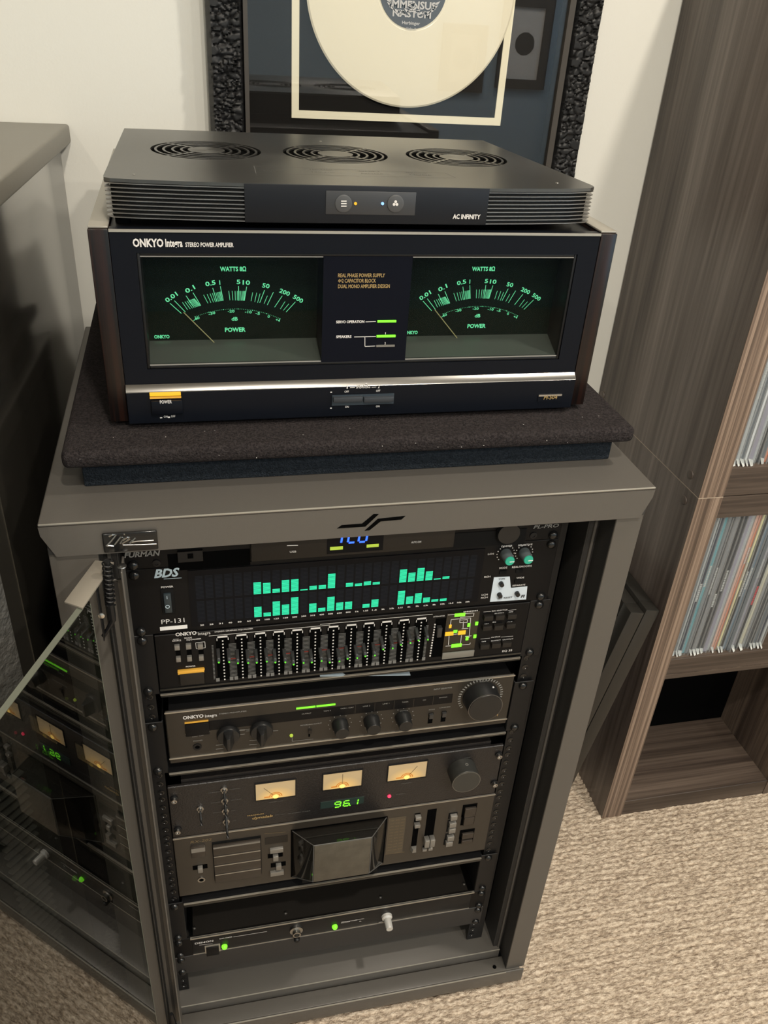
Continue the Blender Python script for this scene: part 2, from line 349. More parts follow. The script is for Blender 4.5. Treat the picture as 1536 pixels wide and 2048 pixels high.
def far_picture(label, x, z, w, h, m2):
    t = thing('framed_picture', label, 'picture', (x, -3.3, z - h / 2))
    for a in ((x - w / 2, x - w / 2 + .05, z - h / 2, z + h / 2), (x + w / 2 - .05, x + w / 2, z - h / 2, z + h / 2), (x - w / 2 + .05, x + w / 2 - .05, z + h / 2 - .05, z + h / 2), (x - w / 2 + .05, x + w / 2 - .05, z - h / 2, z - h / 2 + .05)): MB().box(a[0], a[1], -3.2995, -3.27, a[2], a[3]).build('frame_rail', 'inmould', t)
    MB().box(x - w / 2 + .05, x + w / 2 - .05, -3.2995, -3.285, z - h / 2 + .05, z + h / 2 - .05).build('picture_mat', m2, t)
    MB().lathe((x, -3.285, z), [(.03, 0), (.06, .0004), (.03, .0008)], (0, 1, 0), 12).build('drawing', 'inmould', t)
far_picture('dark framed drawing on a pale mat, mirrored near the right edge of the record glass', 1.80, .33, .30, .46, 'white')
far_picture('dark framed picture with a grey mat, mirrored beside the record rim', 1.44, .24, .26, .34, 'greybtn')
M['lampface'] = glow('lamp_glass', (1, .86, .68), 6)
# ================================================================== framed record on the wall
def framed_record():
    yf = .572
    t = thing('framed_record', 'cream vinyl record mounted in a black charred-wood picture frame on the wall', 'picture', (.165, YW, .23))
    x0o, x0i, x1o, x1i = -.1145, -.066, .4525, .407
    zb = .235; zt = .84
    # crackled charcoal rails: a displaced surface, each rail its own part
    def rail(xa, xb, za, zb_, name='frame_rail'):
        st = .0017; nx = max(2, int((xb - xa) / st)); nz = max(2, int((zb_ - za) / st)); vs = []; fs = []
        rs = np.random.RandomState(int(abs(xa) * 1000))
        vert = (zb_ - za) > (xb - xa)
        cells = rs.rand(int((xb - xa) * (zb_ - za) / (.0105 * .0075)) + 4, 2); cells[:, 0] = xa + cells[:, 0] * (xb - xa); cells[:, 1] = za + cells[:, 1] * (zb_ - za)
        ch = rs.rand(len(cells)) * .003
        xs = np.linspace(xa, xb, nx + 1); zs = np.linspace(za, zb_, nz + 1)
        wx, wz = (1, 1.8) if vert else (1.8, 1)
        for z in zs:
            dz = (cells[:, 1] - z) * wz
            for x in xs:
                d = np.hypot((cells[:, 0] - x) * wx, dz); k = np.argpartition(d, 1)[:2]; a, b = sorted(d[k]); n = k[np.argmin(d[k])]
                h = min(1, (b - a) / .0026); edge = min(x - xa, xb - x, z - za, zb_ - z); r = min(1, max(0, edge) / .005)
                vs.append((x, yf + .010 - (.0015 + ch[n] + .0055 * h ** .5) * r - .004 * r, z))
        W1 = nx + 1
        for j in range(nz):
            for i in range(nx): fs.append((j * W1 + i, j * W1 + i + 1, (j + 1) * W1 + i + 1, (j + 1) * W1 + i))
        mb = MB().add(vs, fs); mb.box(xa, xb, yf + .0105, YW, za, zb_); return mb.build(name, 'char', t, smooth=50)
    rail(x0o, x0i, zb, .60); rail(x1i, x1o, zb, .60); rail(x0i, x1i, zb, zb + .047)
    MB().box(x0o, x0i, yf + .002, YW, .6, zt).build('frame_rail', 'char', t); MB().box(x1i, x1o, yf + .002, YW, .6, zt).build('frame_rail', 'char', t)
    MB().box(x0i, x1i, yf + .002, YW, zt - .047, zt).build('frame_rail', 'char', t)
    for a, b, c, d in ((x0i, x0i + .006, zb + .047, zt - .047), (x1i - .009, x1i, zb + .047, zt - .047)):
        MB().box(a, b, yf + .001, YW - .004, c, d).build('inner_moulding', 'inmould', t)
    MB().box(x0i, x1i, yf + .03, YW - .001, zb + .04, zt - .04).build('mount_board', 'mat_black', t)
    # cream window border
    xa, xb, za = .0025, .3245, .3665; wv = .0105; ym = yf + .028; zc = .70
    bd = MB().pxz([(xa, za), (xb, za), (xb, zc), (xa, zc)], ym, ym + .003)
    bd = MB(); bd.box(xa, xa + wv, ym, ym + .003, za, zc); bd.box(xb - wv, xb, ym, ym + .003, za, zc); bd.box(xa + wv, xb - wv, ym, ym + .003, za, za + wv); bd.box(xa + wv, xb - wv, ym, ym + .003, zc - wv, zc)
    bd.build('cream_border', 'cream', t)
    c = (.1715, yf + .027, .537)
    rec = MB().lathe(c, [(.1495, 0), (.1505, .0015), (.148, .003), (.052, .003), (.051, .0026)], n=128).build('vinyl_record', 'rec', t, smooth=20)
    lc = (c[0], c[1] - .0026, c[2])
    lab = MB().cyl(lc, .0485, .001, n=64).build('record_label', 'reclab', rec)
    tx = MB(); yl = c[1] - .0046
    P = lambda u, v: unp(u, v, 1, yl)
    a = P(779, 14); b = P(872, 14)
    text(tx, 'IMMENSUS', a[0], a[2], b[0] - a[0], .009, yl, bold=.03); a = P(785, 32); b = P(862, 32)
    text(tx, 'NASTUM', a[0], a[2] , b[0] - a[0], .008, yl, bold=.03); a = P(804, 48); b = P(840, 48)
    text(tx, 'Harbinger', a[0], a[2], b[0] - a[0], .004, yl, bold=.02); a = P(812, 59); b = P(833, 59)
    text(tx, 'Side A', a[0], a[2], b[0] - a[0], .0028, yl)
    for k, sg in ((0, -1), (1, 1)):
        for i in range(9):
            q = math.radians(-20 - 16 * i); r0 = .028 + .004 * (i % 3); cx = c[0] + sg * (.012 + .02 * math.cos(q)); cz = c[2] - .012 + .02 * math.sin(q)
            tx.pxz([(cx, cz), (cx + sg * .006, cz + .002), (cx + sg * .009, cz + .006), (cx + sg * .003, cz + .004)], yl, yl + .0002)
    tx.build('label_print', 'w_text', rec, smooth=0)
    MB().box(x0i, x1i, yf + .006, yf + .008, zb + .045, zt - .045).build('glass', 'picglass', t)
framed_record()
# ================================================================== tall cabinet on the left
def tall_cabinet():
    t = thing('tall_cabinet', 'tall dark glossy cabinet with a thick overhanging top, left of the equipment rack', 'cabinet', (-.62, .33, FL))
    dx, dy = .073, .9973   # side direction (towards the wall)
    def side(s0, s1, off0, off1, z0, z1):
        o = Vector((-.323, .595, 0)); d = Vector((-dx, -dy, 0)); n = Vector((-dy, dx, 0))
        q = [o + d * a + n * b for a, b in ((s0, off0), (s1, off0), (s1, off1), (s0, off1))]
        return [(p.x, min(p.y, .598 if s0 >= 0 else .606)) for p in q]
    MB().pxy(side(0, .53, 0, .55, 0, 0), FL + .06, .322).build('body', 'dress', t, bevel=.004)
    MB().pxy(side(.012, .50, .03, .52, 0, 0), FL, FL + .0602).build('plinth', 'blackm', t)
    MB().pxy(side(-.012, .56, -.0135, .5635, 0, 0), .3222, .3475).build('top', 'dresstop', t, bevel=.004, seg=3)
tall_cabinet()
# ================================================================== textured floor speaker behind the glass door
M['louv'] = mat('grey_louvre', (.17, .165, .155), .5)
def floor_speaker():
    c = np.array([-.3235, -.125]); e = np.array([-.667, -.745]); b = np.array([-.745, .667])
    t = thing('floor_speaker', 'black textured floor speaker with ribbed louvres, far left behind the glass door', 'speaker', (c[0] - .25, c[1], FL))
    W = .30; D = .27
    pl = [tuple(c), tuple(c + e * W), tuple(c + e * W + b * D), tuple(c + b * D)]
    MB().pxy(pl, FL, .22).build('enclosure', 'spk', t, bevel=.006)
    n = -b / np.linalg.norm(b); N = Vector((n[0], n[1], 0))
    O = Vector((c[0], c[1], 0)); E = Vector((e[0], e[1], 0))
    def on_face(u, v):
        d = RM @ np.array([(u - 768) / CF, -(v - 1024) / CF, -1.0]); o = np.array(CP); k = ((O - Vector(o)).dot(N)) / Vector(d).dot(N)
        q = Vector(o) + Vector(d) * k; return (q - O).dot(E), q.z
    s0, z0 = on_face(52, 1560); s1, z1 = on_face(120, 1900)
    sA = (s0 + s1) / 2
    for i in range(30):
        z = z0 + .02 - i * (z0 - z1 + .05) / 29
        a = O + E * sA; bq = O + E * (sA + .036)
        MB().hexa([a + N * .0005 + Vector((0, 0, z)), bq + N * .0005 + Vector((0, 0, z)), bq + N * .0005 + Vector((0, 0, z - .0028)), a + N * .0005 + Vector((0, 0, z - .0028))],
                  [a + N * .007 + Vector((0, 0, z + .001)), bq + N * .007 + Vector((0, 0, z + .001)), bq + N * .007 + Vector((0, 0, z - .001)), a + N * .007 + Vector((0, 0, z - .001))]).build('louvre', 'louv', t)
floor_speaker()
# ================================================================== equipment rack
XC = .0045; XO = .3075            # centre line, half width over the posts
YP = -.045                        # front face of the posts
def equipment_rack():
    t = thing('equipment_rack', 'taupe metal equipment rack with an open smoked glass door', 'rack', (XC, .22, FL))
    xl, xr = XC - XO + .0015, XC + XO - .0015; D = .47
    # feet, base, sides, back
    for x in (xl + .035, xr - .035):
        for y in (-.01, D - .04): MB().lathe((x, y, FL), [(.012, 0), (.014, .004), (.011, .015)], (0, 0, 1), 16).build('foot', 'blackm', t)
    zb = FL + .013
    MB().box(xl, xr, YP - .002, D, zb, zb + .008).build('base_plate', 'cabdark', t)
    MB().box(xl, xr, YP - .005, YP - .002, zb, -.8195).build('base_rail', 'cab', t, bevel=.0014, seg=3)
    # sill: flat ledge, groove, raised inner floor
    MB().box(XC - .30, XC + .30, YP - .002, -.022, -.8275, -.8205).build('sill', 'cab', t, bevel=.0012)
    MB().box(XC - .272, XC + .272, -.020, .30, zb + .009, -.8035).build('inner_floor', 'cab', t, bevel=.0015)
    MB().box(XC - .2715, XC + .2715, -.0204, -.0192, -.8044, -.8031).build('floor_highlight', 'cabhighlight', t)  # pale strips here and on the base rail paint in the edge highlight
    MB().box(XC - .275, XC + .2745, YP - .0055, YP - .0042, -.8206, -.8193).build('rail_highlight', 'cabhighlight', t)
    MB().cyl(unp(989, 1934, 2, -.8203), .0032, .0004, (0, 0, 1), 16).build('sill_hole', 'void', t)
    MB().box(xl, xl + .0015, -.01, D, zb + .008, .06).build('side_panel', 'cabdark', t)
    MB().box(xr - .0015, xr, -.01, D, zb + .008, .06).build('side_panel', 'cabdark', t)
    MB().box(xl, xr, D - .002, D, zb, .06).build('back_panel', 'blackm', t)
    # posts: front face, return flange, inner door stop
    for sg in (-1, 1):
        xo = XC + sg * XO; xi = XC + sg * XO - (.0315 if sg > 0 else -.0445)
        p = MB().box(xo, xi, YP, YP + .0018, -.8195, .07); p.box(xo, xo - sg * .0015, YP + .0018, -.01, -.8195, .07)
        po = p.build('post', 'cab', t, bevel=.0006, seg=1)
        f = MB().box(xi, xi + sg * .0015, YP + .0018, -.012, -.8195, .07); f.box(xi, xi - sg * .012, -.013, -.0115, -.8195, .07); f.box(xi - sg * .012, xi - sg * .0135, -.013, .03, -.8195, .07)
        f.build('post_return', 'cabdark', po, bevel=.0004, seg=1)
        MB().box(xi - sg * .004, xi - sg * .007, -.0155, -.0132, -.8195, .06).build('door_seal', 'cab', po)
        # rack rail with its hole row
        xr0 = sg * .2326
        rl = MB().box(sg * .2256, sg * .2495, .0042, .0058, -.800, .06); rl.box(sg * .2495, sg * .2512, .0042, .05, -.8, .06)
        ro = rl.build('rack_rail', 'black', t)
        h = MB(); z = .044
        k = 0
        while z > -.79:
            h.lathe((xr0, .0041, z), [(.0040, 0), (.0042, .0006), (.0028, .0008), (.0024, .0002)], n=10); z -= (.015875, .015875, .0127)[k % 3]; k += 1
        ho = h.build('rail_holes', 'steel', ro); ho['kind'] = 'stuff'
        ho.data.materials[0] = M['screwm']
    # lid with its deep front lip
    lz, ly = .100, -.050
    pr = [(-.3068, .0985), (-.3060, .087), (-.2950, .0630), (.3048, .0620), (.3140, .087), (.3148, .0985)]
    MB().pxz([(a, min(b, .0966)) for a, b in pr], ly + .0003, ly + .0025).build('front_lip', 'cab', t)
    MB().box(-.3070, .3150, ly, D + .005, .0965, lz).build('top_panel', 'cab', t, bevel=.0024, seg=4)
    MB().box(-.302, .311, ly + .0025, D, .0640, .0974).build('top_frame', 'cabdark', t)
    MB().box(-.3062, .3142, ly - .0004, ly + .0010, lz - .0016, lz + .0001).build('lid_highlight', 'cabhighlight', t, bevel=.0005)  # thin pale strip: the highlight along the lid front, put into the colour
    # lightning shaped cut-out in the lip
    for pl in ([(75, 476), (95, 462), (185, 455), (236, 413), (258, 413), (199, 468)], [(196, 486), (254, 434), (375, 421), (357, 437), (266, 445), (217, 484)]):
        pts = [unp(CK[0] + u * CK[2], CK[1] + v * CK[2], 1, ly) for u, v in pl]
        MB().pxz([(q[0], q[2]) for q in pts], ly - .0001, ly + .001).build('lip_emblem', 'void', t)
    # glossy name badge with script lettering
    a, b = unp(203, 1063, 1, ly), unp(317, 1094, 1, ly)
    bdg = MB().box(a[0], b[0], ly - .0032, ly - .0001, b[2] - .001, a[2] - .001).build('name_badge', 'badge', t, bevel=.0028, seg=3)
    s = MB(); cz = (200, 1040, .10744)
    def st(pts, r=.0007):
        s.tube([(lambda q: (q[0], ly - .0034, q[2]))(unp(cz[0] + u * cz[2], cz[1] + v * cz[2], 1, ly - .0034)) for u, v in pts], r, 6)
    st([(165, 305), (230, 275), (305, 270), (210, 390), (120, 482)], .0009); st([(120, 482), (190, 478), (255, 486)], .0006)
    st([(390, 310), (330, 385), (270, 460)], .0008); st([(405, 320), (455, 330), (400, 395), (375, 440)], .0007)
    st([(430, 375), (510, 320), (560, 318), (480, 390), (410, 440)], .0008); st([(480, 395), (560, 350), (600, 365), (545, 430)], .0008)
    st([(660, 330), (600, 390), (560, 435)], .0007); st([(560, 420), (700, 395), (850, 388), (1000, 378)], .0005); st([(445, 268), (462, 262)], .0008)
    st([(430, 465), (750, 460), (1050, 445)], .0004)
    s.build('script_lettering', 'steel', bdg)
    # ---- door, swung open on the left
    ang = math.radians(248.8); e = Vector((math.cos(ang), math.sin(ang), 0)); n = Vector((-e.y, e.x, 0))
    H = Vector((-.2622, -.1095, 0)); zt, z0 = .0540, -.79
    door = MB().box(-.2375, -.2355, -.072, -.045, -.79, .056); door.box(-.2530, -.2375, -.047, -.045, -.79, .03)
    dm = door.build('door', 'cab', t, bevel=.0006, seg=1)
    part_label(dm, 'open door of smoked glass on a grey metal stile')
    MB().box(-.2548, -.2530, -.060, -.0455, -.79, .02).build('stile_flange', 'cabdark', dm, bevel=.0005, seg=1)
    MB().box(-.2480, -.2440, -.0475, -.0472, -.79, .028).build('stile_groove', 'cabdark', dm)
    ln = .50; th = .0055
    g = MB(); q = [H, H + e * ln, H + e * ln - n * th, H - n * th]
    g.pxy([(v.x, v.y) for v in q], z0, zt); g.build('glass_pane', 'smoke', dm)
    ed = MB(); w2 = .0012
    ed.pxy([(v.x, v.y) for v in (H - e * w2, H - e * .0002, H - e * .0002 - n * th, H - e * w2 - n * th)], z0, zt - .004)
    ed.pxy([(v.x, v.y) for v in (H + e * .012, H + e * ln, H + e * ln - n * th, H + e * .012 - n * th)], zt + .0002, zt + .0010)
    ed.build('glass_edge', 'gedge', dm)
    # hinge plate over the glass corner, spring closer and pivot
    P = [unp(u, v, 2, .0580) for u, v in [(190, 1120), (228, 1124), (165, 1215), (128, 1203)]]
    MB().pxy([(q[0], q[1]) for q in P], .0556, .0580).build('hinge_plate', 'plate', dm, bevel=.0006)
    A0, A1 = unp(214, 1122, 1, -.080), unp(221, 1210, 1, -.080)
    sp = MB(); pts = []
    for i in range(141):
        a = i / 140 * 10 * 2 * math.pi; c = A0 + (A1 - A0) * (i / 140); pts.append((c[0] + .0042 * math.cos(a), c[1] + .0042 * math.sin(a), c[2]))
    sp.tube(pts, .0009, 6); sp.tube([tuple(A0), tuple(A1)], .003, 8); sp.build('closer_spring', 'black', dm)
    B0, B1 = unp(194, 1166, 1, -.086), unp(208, 1275, 1, -.086)
    MB().box(B0[0], B1[0], -.092, -.080, B1[2], B0[2]).build('hinge_block', 'black', dm, bevel=.001)
    C = [unp(u, v, 1, -.082) for u, v in ((221, 1208), (224, 1228), (226, 1240), (216, 1258), (207, 1272))]
    MB().tube([tuple(c) for c in C], [.0034, .0034, .0028, .0022, .0022], 8).build('closer_arm', 'black', dm)
    q = unp(203, 1231, 1, -.092); MB().lathe(q, [(.0032, 0), (.003, .001), (.0015, .0016)], n=14).build('hinge_screw', 'silver', dm)
    MB().lathe((-.2365, -.0625, .0562), [(.0045, 0), (.0042, .0006), (.001, .0012)], (0, 0, 1), 14).build('top_pivot', 'steel', dm)
    bp = MB().lathe((-.2475, -.070, -.775), [(.009, 0), (.0095, .008), (.006, .013), (.004, .04), (.0025, .052)], (0, 0, 1), 16)
    bp.build('bottom_pivot', 'black', dm); MB().lathe((-.2475, -.070, -.77), [(.0028, 0), (.0028, .012)], (0, -1, 0.3), 12).build('pivot_bolt', 'steel', dm)
    return t
M['badge'] = mat('glossy_black_badge', (.010, .010, .010), .16, spec=.35)
M['plate'] = mat('satin_taupe_plate', (.30, .27, .225), .4, .4)
equipment_rack()
# ================================================================== rack gear
def plate(par, x0, x1, z0, z1, m, y=0.0, th=.003, name='front_panel', bevel=.0006):
    return MB().box(x0, x1, y, y + th, z0, z1).build(name, m, par, bevel=bevel, seg=1)
def chassis(par, x0, x1, z0, z1, y0, y1, m='black', name='chassis'):
    return MB().box(x0, x1, y0, y1, z0, z1).build(name, m, par)
XS = (-.2326, .2326)
def power_conditioner():
    z0, z1 = .0068, .0505
    t = thing('power_conditioner', 'black power conditioner with a blue readout, half hidden under the rack lip', 'power unit', (0, .1, z0))
    F = Face(0, t)
    plate(t, -.2413, .2413, z0, z1, 'panelk'); chassis(t, -.215, .215, z0 + .002, z1, .0035, .24)
    x0, x1, _, _ = F.r(CC, 985, 130, 990, 130); _, xr, _, _ = F.r(CD, 800, 90, 815, 80)
    MB().box(x0, xr, -.004, -.0001, z0 + .0015, z1 - .001).build('centre_panel', 'panel', t, bevel=.0006)
    F.box('pocket', CC, 400, 100, 980, 175, .0003, 'void')
    F.box('outlet_cover', CC, 470, 75, 650, 135, .003, 'black'); F.box('outlet', CC, 540, 85, 582, 115, .0034, 'void')
    F.y = -.004
    F.box('display_window', CD, 45, 20, 385, 122, .0004, 'vfdbg'); F.y = -.0045
    d = MB(); a = F.at(CD, 118, 82); b = F.at(CD, 170, 80); c = F.at(CD, 235, 78); e = F.at(CD, 290, 76)
    seg7(d, '1', a[0] - .006, a[2], .008, .0165, .0021, F.y); seg7(d, '2', b[0], a[2], .0085, .0165, .0021, F.y); seg7(d, '0', c[0], a[2], .0085, .0165, .0021, F.y)
    d.build('voltage_digits', 'blue', t)
    F.box('green_bar', CD, 62, 105, 140, 118, .0004, 'yel'); F.box('green_bar', CD, 287, 90, 360, 102, .0004, 'yel')
    F.y = -.0041
    x = MB(); F.txt(x, 'AUTO DIM', CD, 560, 80, 620, .0025); F.txt(x, 'USB', CC, 1255, 88, 1300, .0025); F.line(x, CC, 1235, 37, 1312, 35, .001)
    x.build('lettering', 'w_text', t, smooth=0); F.y = 0
    q = F.at(CD, 1150, 18); F.box('lamp_pocket', CD, 815, 20, 1255, 80, .0004, 'blackm')
    MB().lathe((q[0], 0, q[2] + .002), [(.013, 0), (.014, .002), (.013, .006)], n=32).build('light_tube', 'knob', t)
    x = MB(); F.txt(x, 'FURMAN', CC, 100, 122, 355, .0062, bold=.03, shear=.25)
    F.txt(x, 'PL-PRO', CK, 935, 476, 1045, .0045, shear=.2, bold=.02); x.build('brand_lettering', 'g_text', t, smooth=0)
    for c in ((CC, 325, 160), (CD, 1310, 32)):
        q = F.at(*c); MB().lathe((q[0], 0, q[2]), [(.0042, 0), (.0042, .0012), (.002, .0014), (.002, .0008)], n=16).build('panel_bolt', 'black', t)
    for x in XS: screw(t, x, .0127); screw(t, x, .0445)
power_conditioner()
def spectrum_analyzer():
    z0, z1 = -.0820, .0060
    t = thing('spectrum_analyzer', 'black rack spectrum analyser with glowing teal bars, just under the rack lip', 'analyser', (0, .1, z0))
    F = Face(0, t)
    plate(t, -.2413, .2413, z0, z1, 'panelk'); chassis(t, -.215, .215, z0 + .002, z1 - .002, .0035, .26)
    a = F.at(CC, 540, 212); b = F.at(CC, 545, 605); c = F.at(CD, 1013, 122)
    wx0, wx1, wz0, wz1 = a[0], c[0], b[2], a[2]
    MB().box(wx0, wx1, -.0012, -.0001, wz0, wz1).build('display_window', 'vfdbg', t)
    # columns
    xa = F.at(CC, 1033, 540)[0]; xb = F.at(CD, 905, 435)[0]; pit = (xb - xa) / 24.0; x0 = xa - 6 * pit
    zu = F.at(CC, 1025, 372)[2]; zl = F.at(CC, 1027, 532)[2]; sg = (zu - zl) / 17.6
    yd = -.0014; off = MB()
    up = {6: 9, 7: 8, 8: 3, 9: 9, 10: 9, 11: 1, 12: 3, 13: 3, 14: 11, 16: 3, 17: 2, 18: 3, 19: 2, 22: 10, 23: 7, 24: 10, 25: 7, 26: 1, 27: 2}
    lo = {6: 8, 7: 3, 8: 11, 9: 8, 10: 13, 12: 7, 13: 3, 14: 11, 15: 6, 16: 6, 18: 3, 19: 6, 22: 11, 23: 6, 24: 8, 25: 4, 26: 2, 27: 2}
    bw = pit * .80
    for i in range(31):
        cx = x0 + i * pit
        for base, tab, nn in ((zu, up, 17), (zl, lo, 16)):
            k = tab.get(i, 0)
            if k:
                m = MB()
                for j in range(k): m.box(cx - bw / 2, cx + bw / 2, yd - .0002, yd, base + j * sg, base + j * sg + sg * .74)
                m.build('light_bar', 'vfd', t, smooth=0)
            for j in range(k, nn): off.add([(cx - bw / 2, yd, base + j * sg), (cx + bw / 2, yd, base + j * sg), (cx + bw / 2, yd, base + j * sg + sg * .6), (cx - bw / 2, yd, base + j * sg + sg * .6)], [(0, 1, 2, 3)])
    o = off.build('unlit_segments', 'vfdoff', t, smooth=0); o['kind'] = 'stuff'
    x = MB(); lb = ['20', '25', '31', '40', '50', '63', '80', '100', '125', '160', '200', '250', '315', '400', '500', '630', '800', '1k', '1.25', '1.6', '2k', '2.5k', '3.15', '4k', '5k', '6.3k', '8k', '10k', '12.5', '16k', '20k']
    zt = F.at(CC, 1033, 558)[2]
    for i, s in enumerate(lb): text(x, s, x0 + i * pit, zt, min(pit * .55, .0016 * len(s) + .001), .0019, -.0016, bold=.03, center=True)
    F.txt(x, 'POWER', CC, 357, 334, 443, .0022, bold=.02); F.txt(x, 'PP-131', CC, 360, 585, 522, .0062, bold=.0)
    F.txt(x, 'LCH', CD, 1030, 152, 1065, .0024); F.txt(x, 'RCH', CD, 1008, 292, 1045, .0024); F.txt(x, 'LCH', CD, 992, 402, 1028, .0024); F.txt(x, 'RCH', CD, 988, 420, 1028, .0024)
    F.txt(x, 'DIMMER', CD, 1113, 105, 1180, .0024); F.txt(x, 'SENSITIVE', CD, 1215, 98, 1302, .0024); F.txt(x, 'MODE', CD, 1100, 238, 1148, .0026); F.txt(x, 'REAL/SMOOTH', CD, 1178, 233, 1295, .0026)
    F.txt(x, 'WIDE', CD, 1205, 298, 1252, .0022); F.txt(x, 'SEPARATE', CD, 1180, 345, 1258, .0022)
    x.build('lettering', 'w_text', t, smooth=0)
    l = MB(); F.txt(l, 'BDS', CC, 308, 262, 490, .0105, bold=.035, shear=.3); F.line(l, CC, 375, 270, 500, 262, .0007); l.build('brand_lettering', 'logo', t, smooth=0)
    s = F.box('name_strip', CC, 348, 610, 540, 605, .0006, 'white')
    s = F.box('white_strip', CC, 348, 608, 541, 614, .0007, 'white')
    sw = F.box('power_switch', CC, 350, 345, 458, 508, .0015, 'blackm', bevel=.0005)
    r = F.box('rocker', CC, 372, 365, 436, 492, .004, 'rocker', par=sw, bevel=.0006); yy = F.y; F.y = -.0042
    x = MB(); F.txt(x, 'I', CC, 397, 410, 401, .004); q = F.at(CC, 402, 465); x.ring((q[0], -.0044, q[2]), .0016, .0023, .0003, n=20); x.build('rocker_print', 'logo', sw, smooth=0); F.y = yy
    # dimmer knobs with dotted scales
    for (u, v) in ((1140, 145), (1253, 138)):
        q = F.at(CD, u, v); kn = MB().lathe(q, [(.0068, 0), (.0066, .004), (.0058, .0145)], n=24).build('dimmer_knob', 'knobgrey', t)
        MB().lathe((q[0], -.0145, q[2]), [(.0058, 0), (.0054, .0012)], n=24).build('knob_cap', 'teal', kn)
        MB().box(q[0] - .0005, q[0] + .0052, -.0160, -.0156, q[2] - .0012, q[2] - .0002).build('pointer', 'white', kn)
        d = MB()
        for i in range(13):
            a = math.radians(-45 + 270 * i / 12); d.cyl((q[0] + .0105 * math.cos(a), -.0001, q[2] + .0105 * math.sin(a)), .0007, .0004, n=6)
        d.build('scale_dots', 'w_text', t, smooth=0)
    pts = [(1068, 290), (1165, 285), (1172, 355), (1273, 345), (1265, 425), (1043, 440)]
    qs = [F.at(CD, *p) for p in pts]; st = MB().pxz([(q[0], q[2]) for q in qs], -.0006, -.0001).build('control_label', 'sticker', t)
    x = MB(); F.y = -.0008; F.txt(x, 'TYPE', CD, 1095, 305, 1135, .0020); F.txt(x, 'RESET', CD, 1128, 420, 1180, .0022); F.txt(x, 'SET', CD, 1090, 425, 1120, .002); F.txt(x, 'FI', CD, 1232, 415, 1256, .0042, bold=.03, shear=.2); x.build('label_print', 'blackm', st, smooth=0); F.y = 0
    for (u, v) in ((1110, 325), (1100, 393), (1208, 385)): F.knob('push_button', CD, u, v, .0030, .0055, 'knob', n=16)
    for (u, v) in ((1122, 258), (1222, 250), (1215, 312)): F.box('slide_switch', CD, u - 18, v - 8, u + 20, v + 8, .0012, 'blackm')
    for x in XS: screw(t, x, 0); screw(t, x, -.0762)
M['logo'] = mat('pale_blue_print', (.42, .52, .58), .5)
M['rocker'] = mat('slate_rocker', (.020, .030, .036), .4)
spectrum_analyzer()
def rack_shelf(label, ztop, zbot, floor_at_top, name='rack_shelf'):
    t = thing(name, label, 'rack shelf', (0, .12, zbot))
    for sg in (-1, 1):
        x = sg * .2326
        e = MB().box(sg * .2205, sg * .2470, 0, .0018, zbot, ztop); e.box(sg * .2205, sg * .2222, .0018, .30, zbot, ztop)
        e.build('ear', 'black', t, bevel=.0005, seg=1)
        screw(t, x, ztop - .0064); screw(t, x, zbot + .0064)
    zf = ztop if floor_at_top else zbot + .0018
    MB().box(-.2205, .2205, -.002, .30, zf - .0018, zf).build('tray', 'black', t)
    lh = .0062 if floor_at_top else .0036
    l = MB().box(-.2195, .2195, -.005, -.002, zf - lh, zf - .0004); l.build('front_lip', 'lipm', t, bevel=.0012)
    MB().box(-.2195, .2195, -.0048, -.0022, zf - .0003, zf + .0004).build('lip_highlight', 'edge', t)  # strip coloured bright as the highlight on top of the lip
    return t
M['lipm'] = mat('satin_black_lip', (.045, .042, .036), .3, .5)
rack_shelf('black rack shelf carrying the graphic equaliser', -.0826, -.1713, False)
rack_shelf('black rack shelf carrying the brown-black preamplifier', -.2159, -.3046, False)
rack_shelf('black rack shelf under the cassette deck with ears folded down', -.5714, -.6600, True)
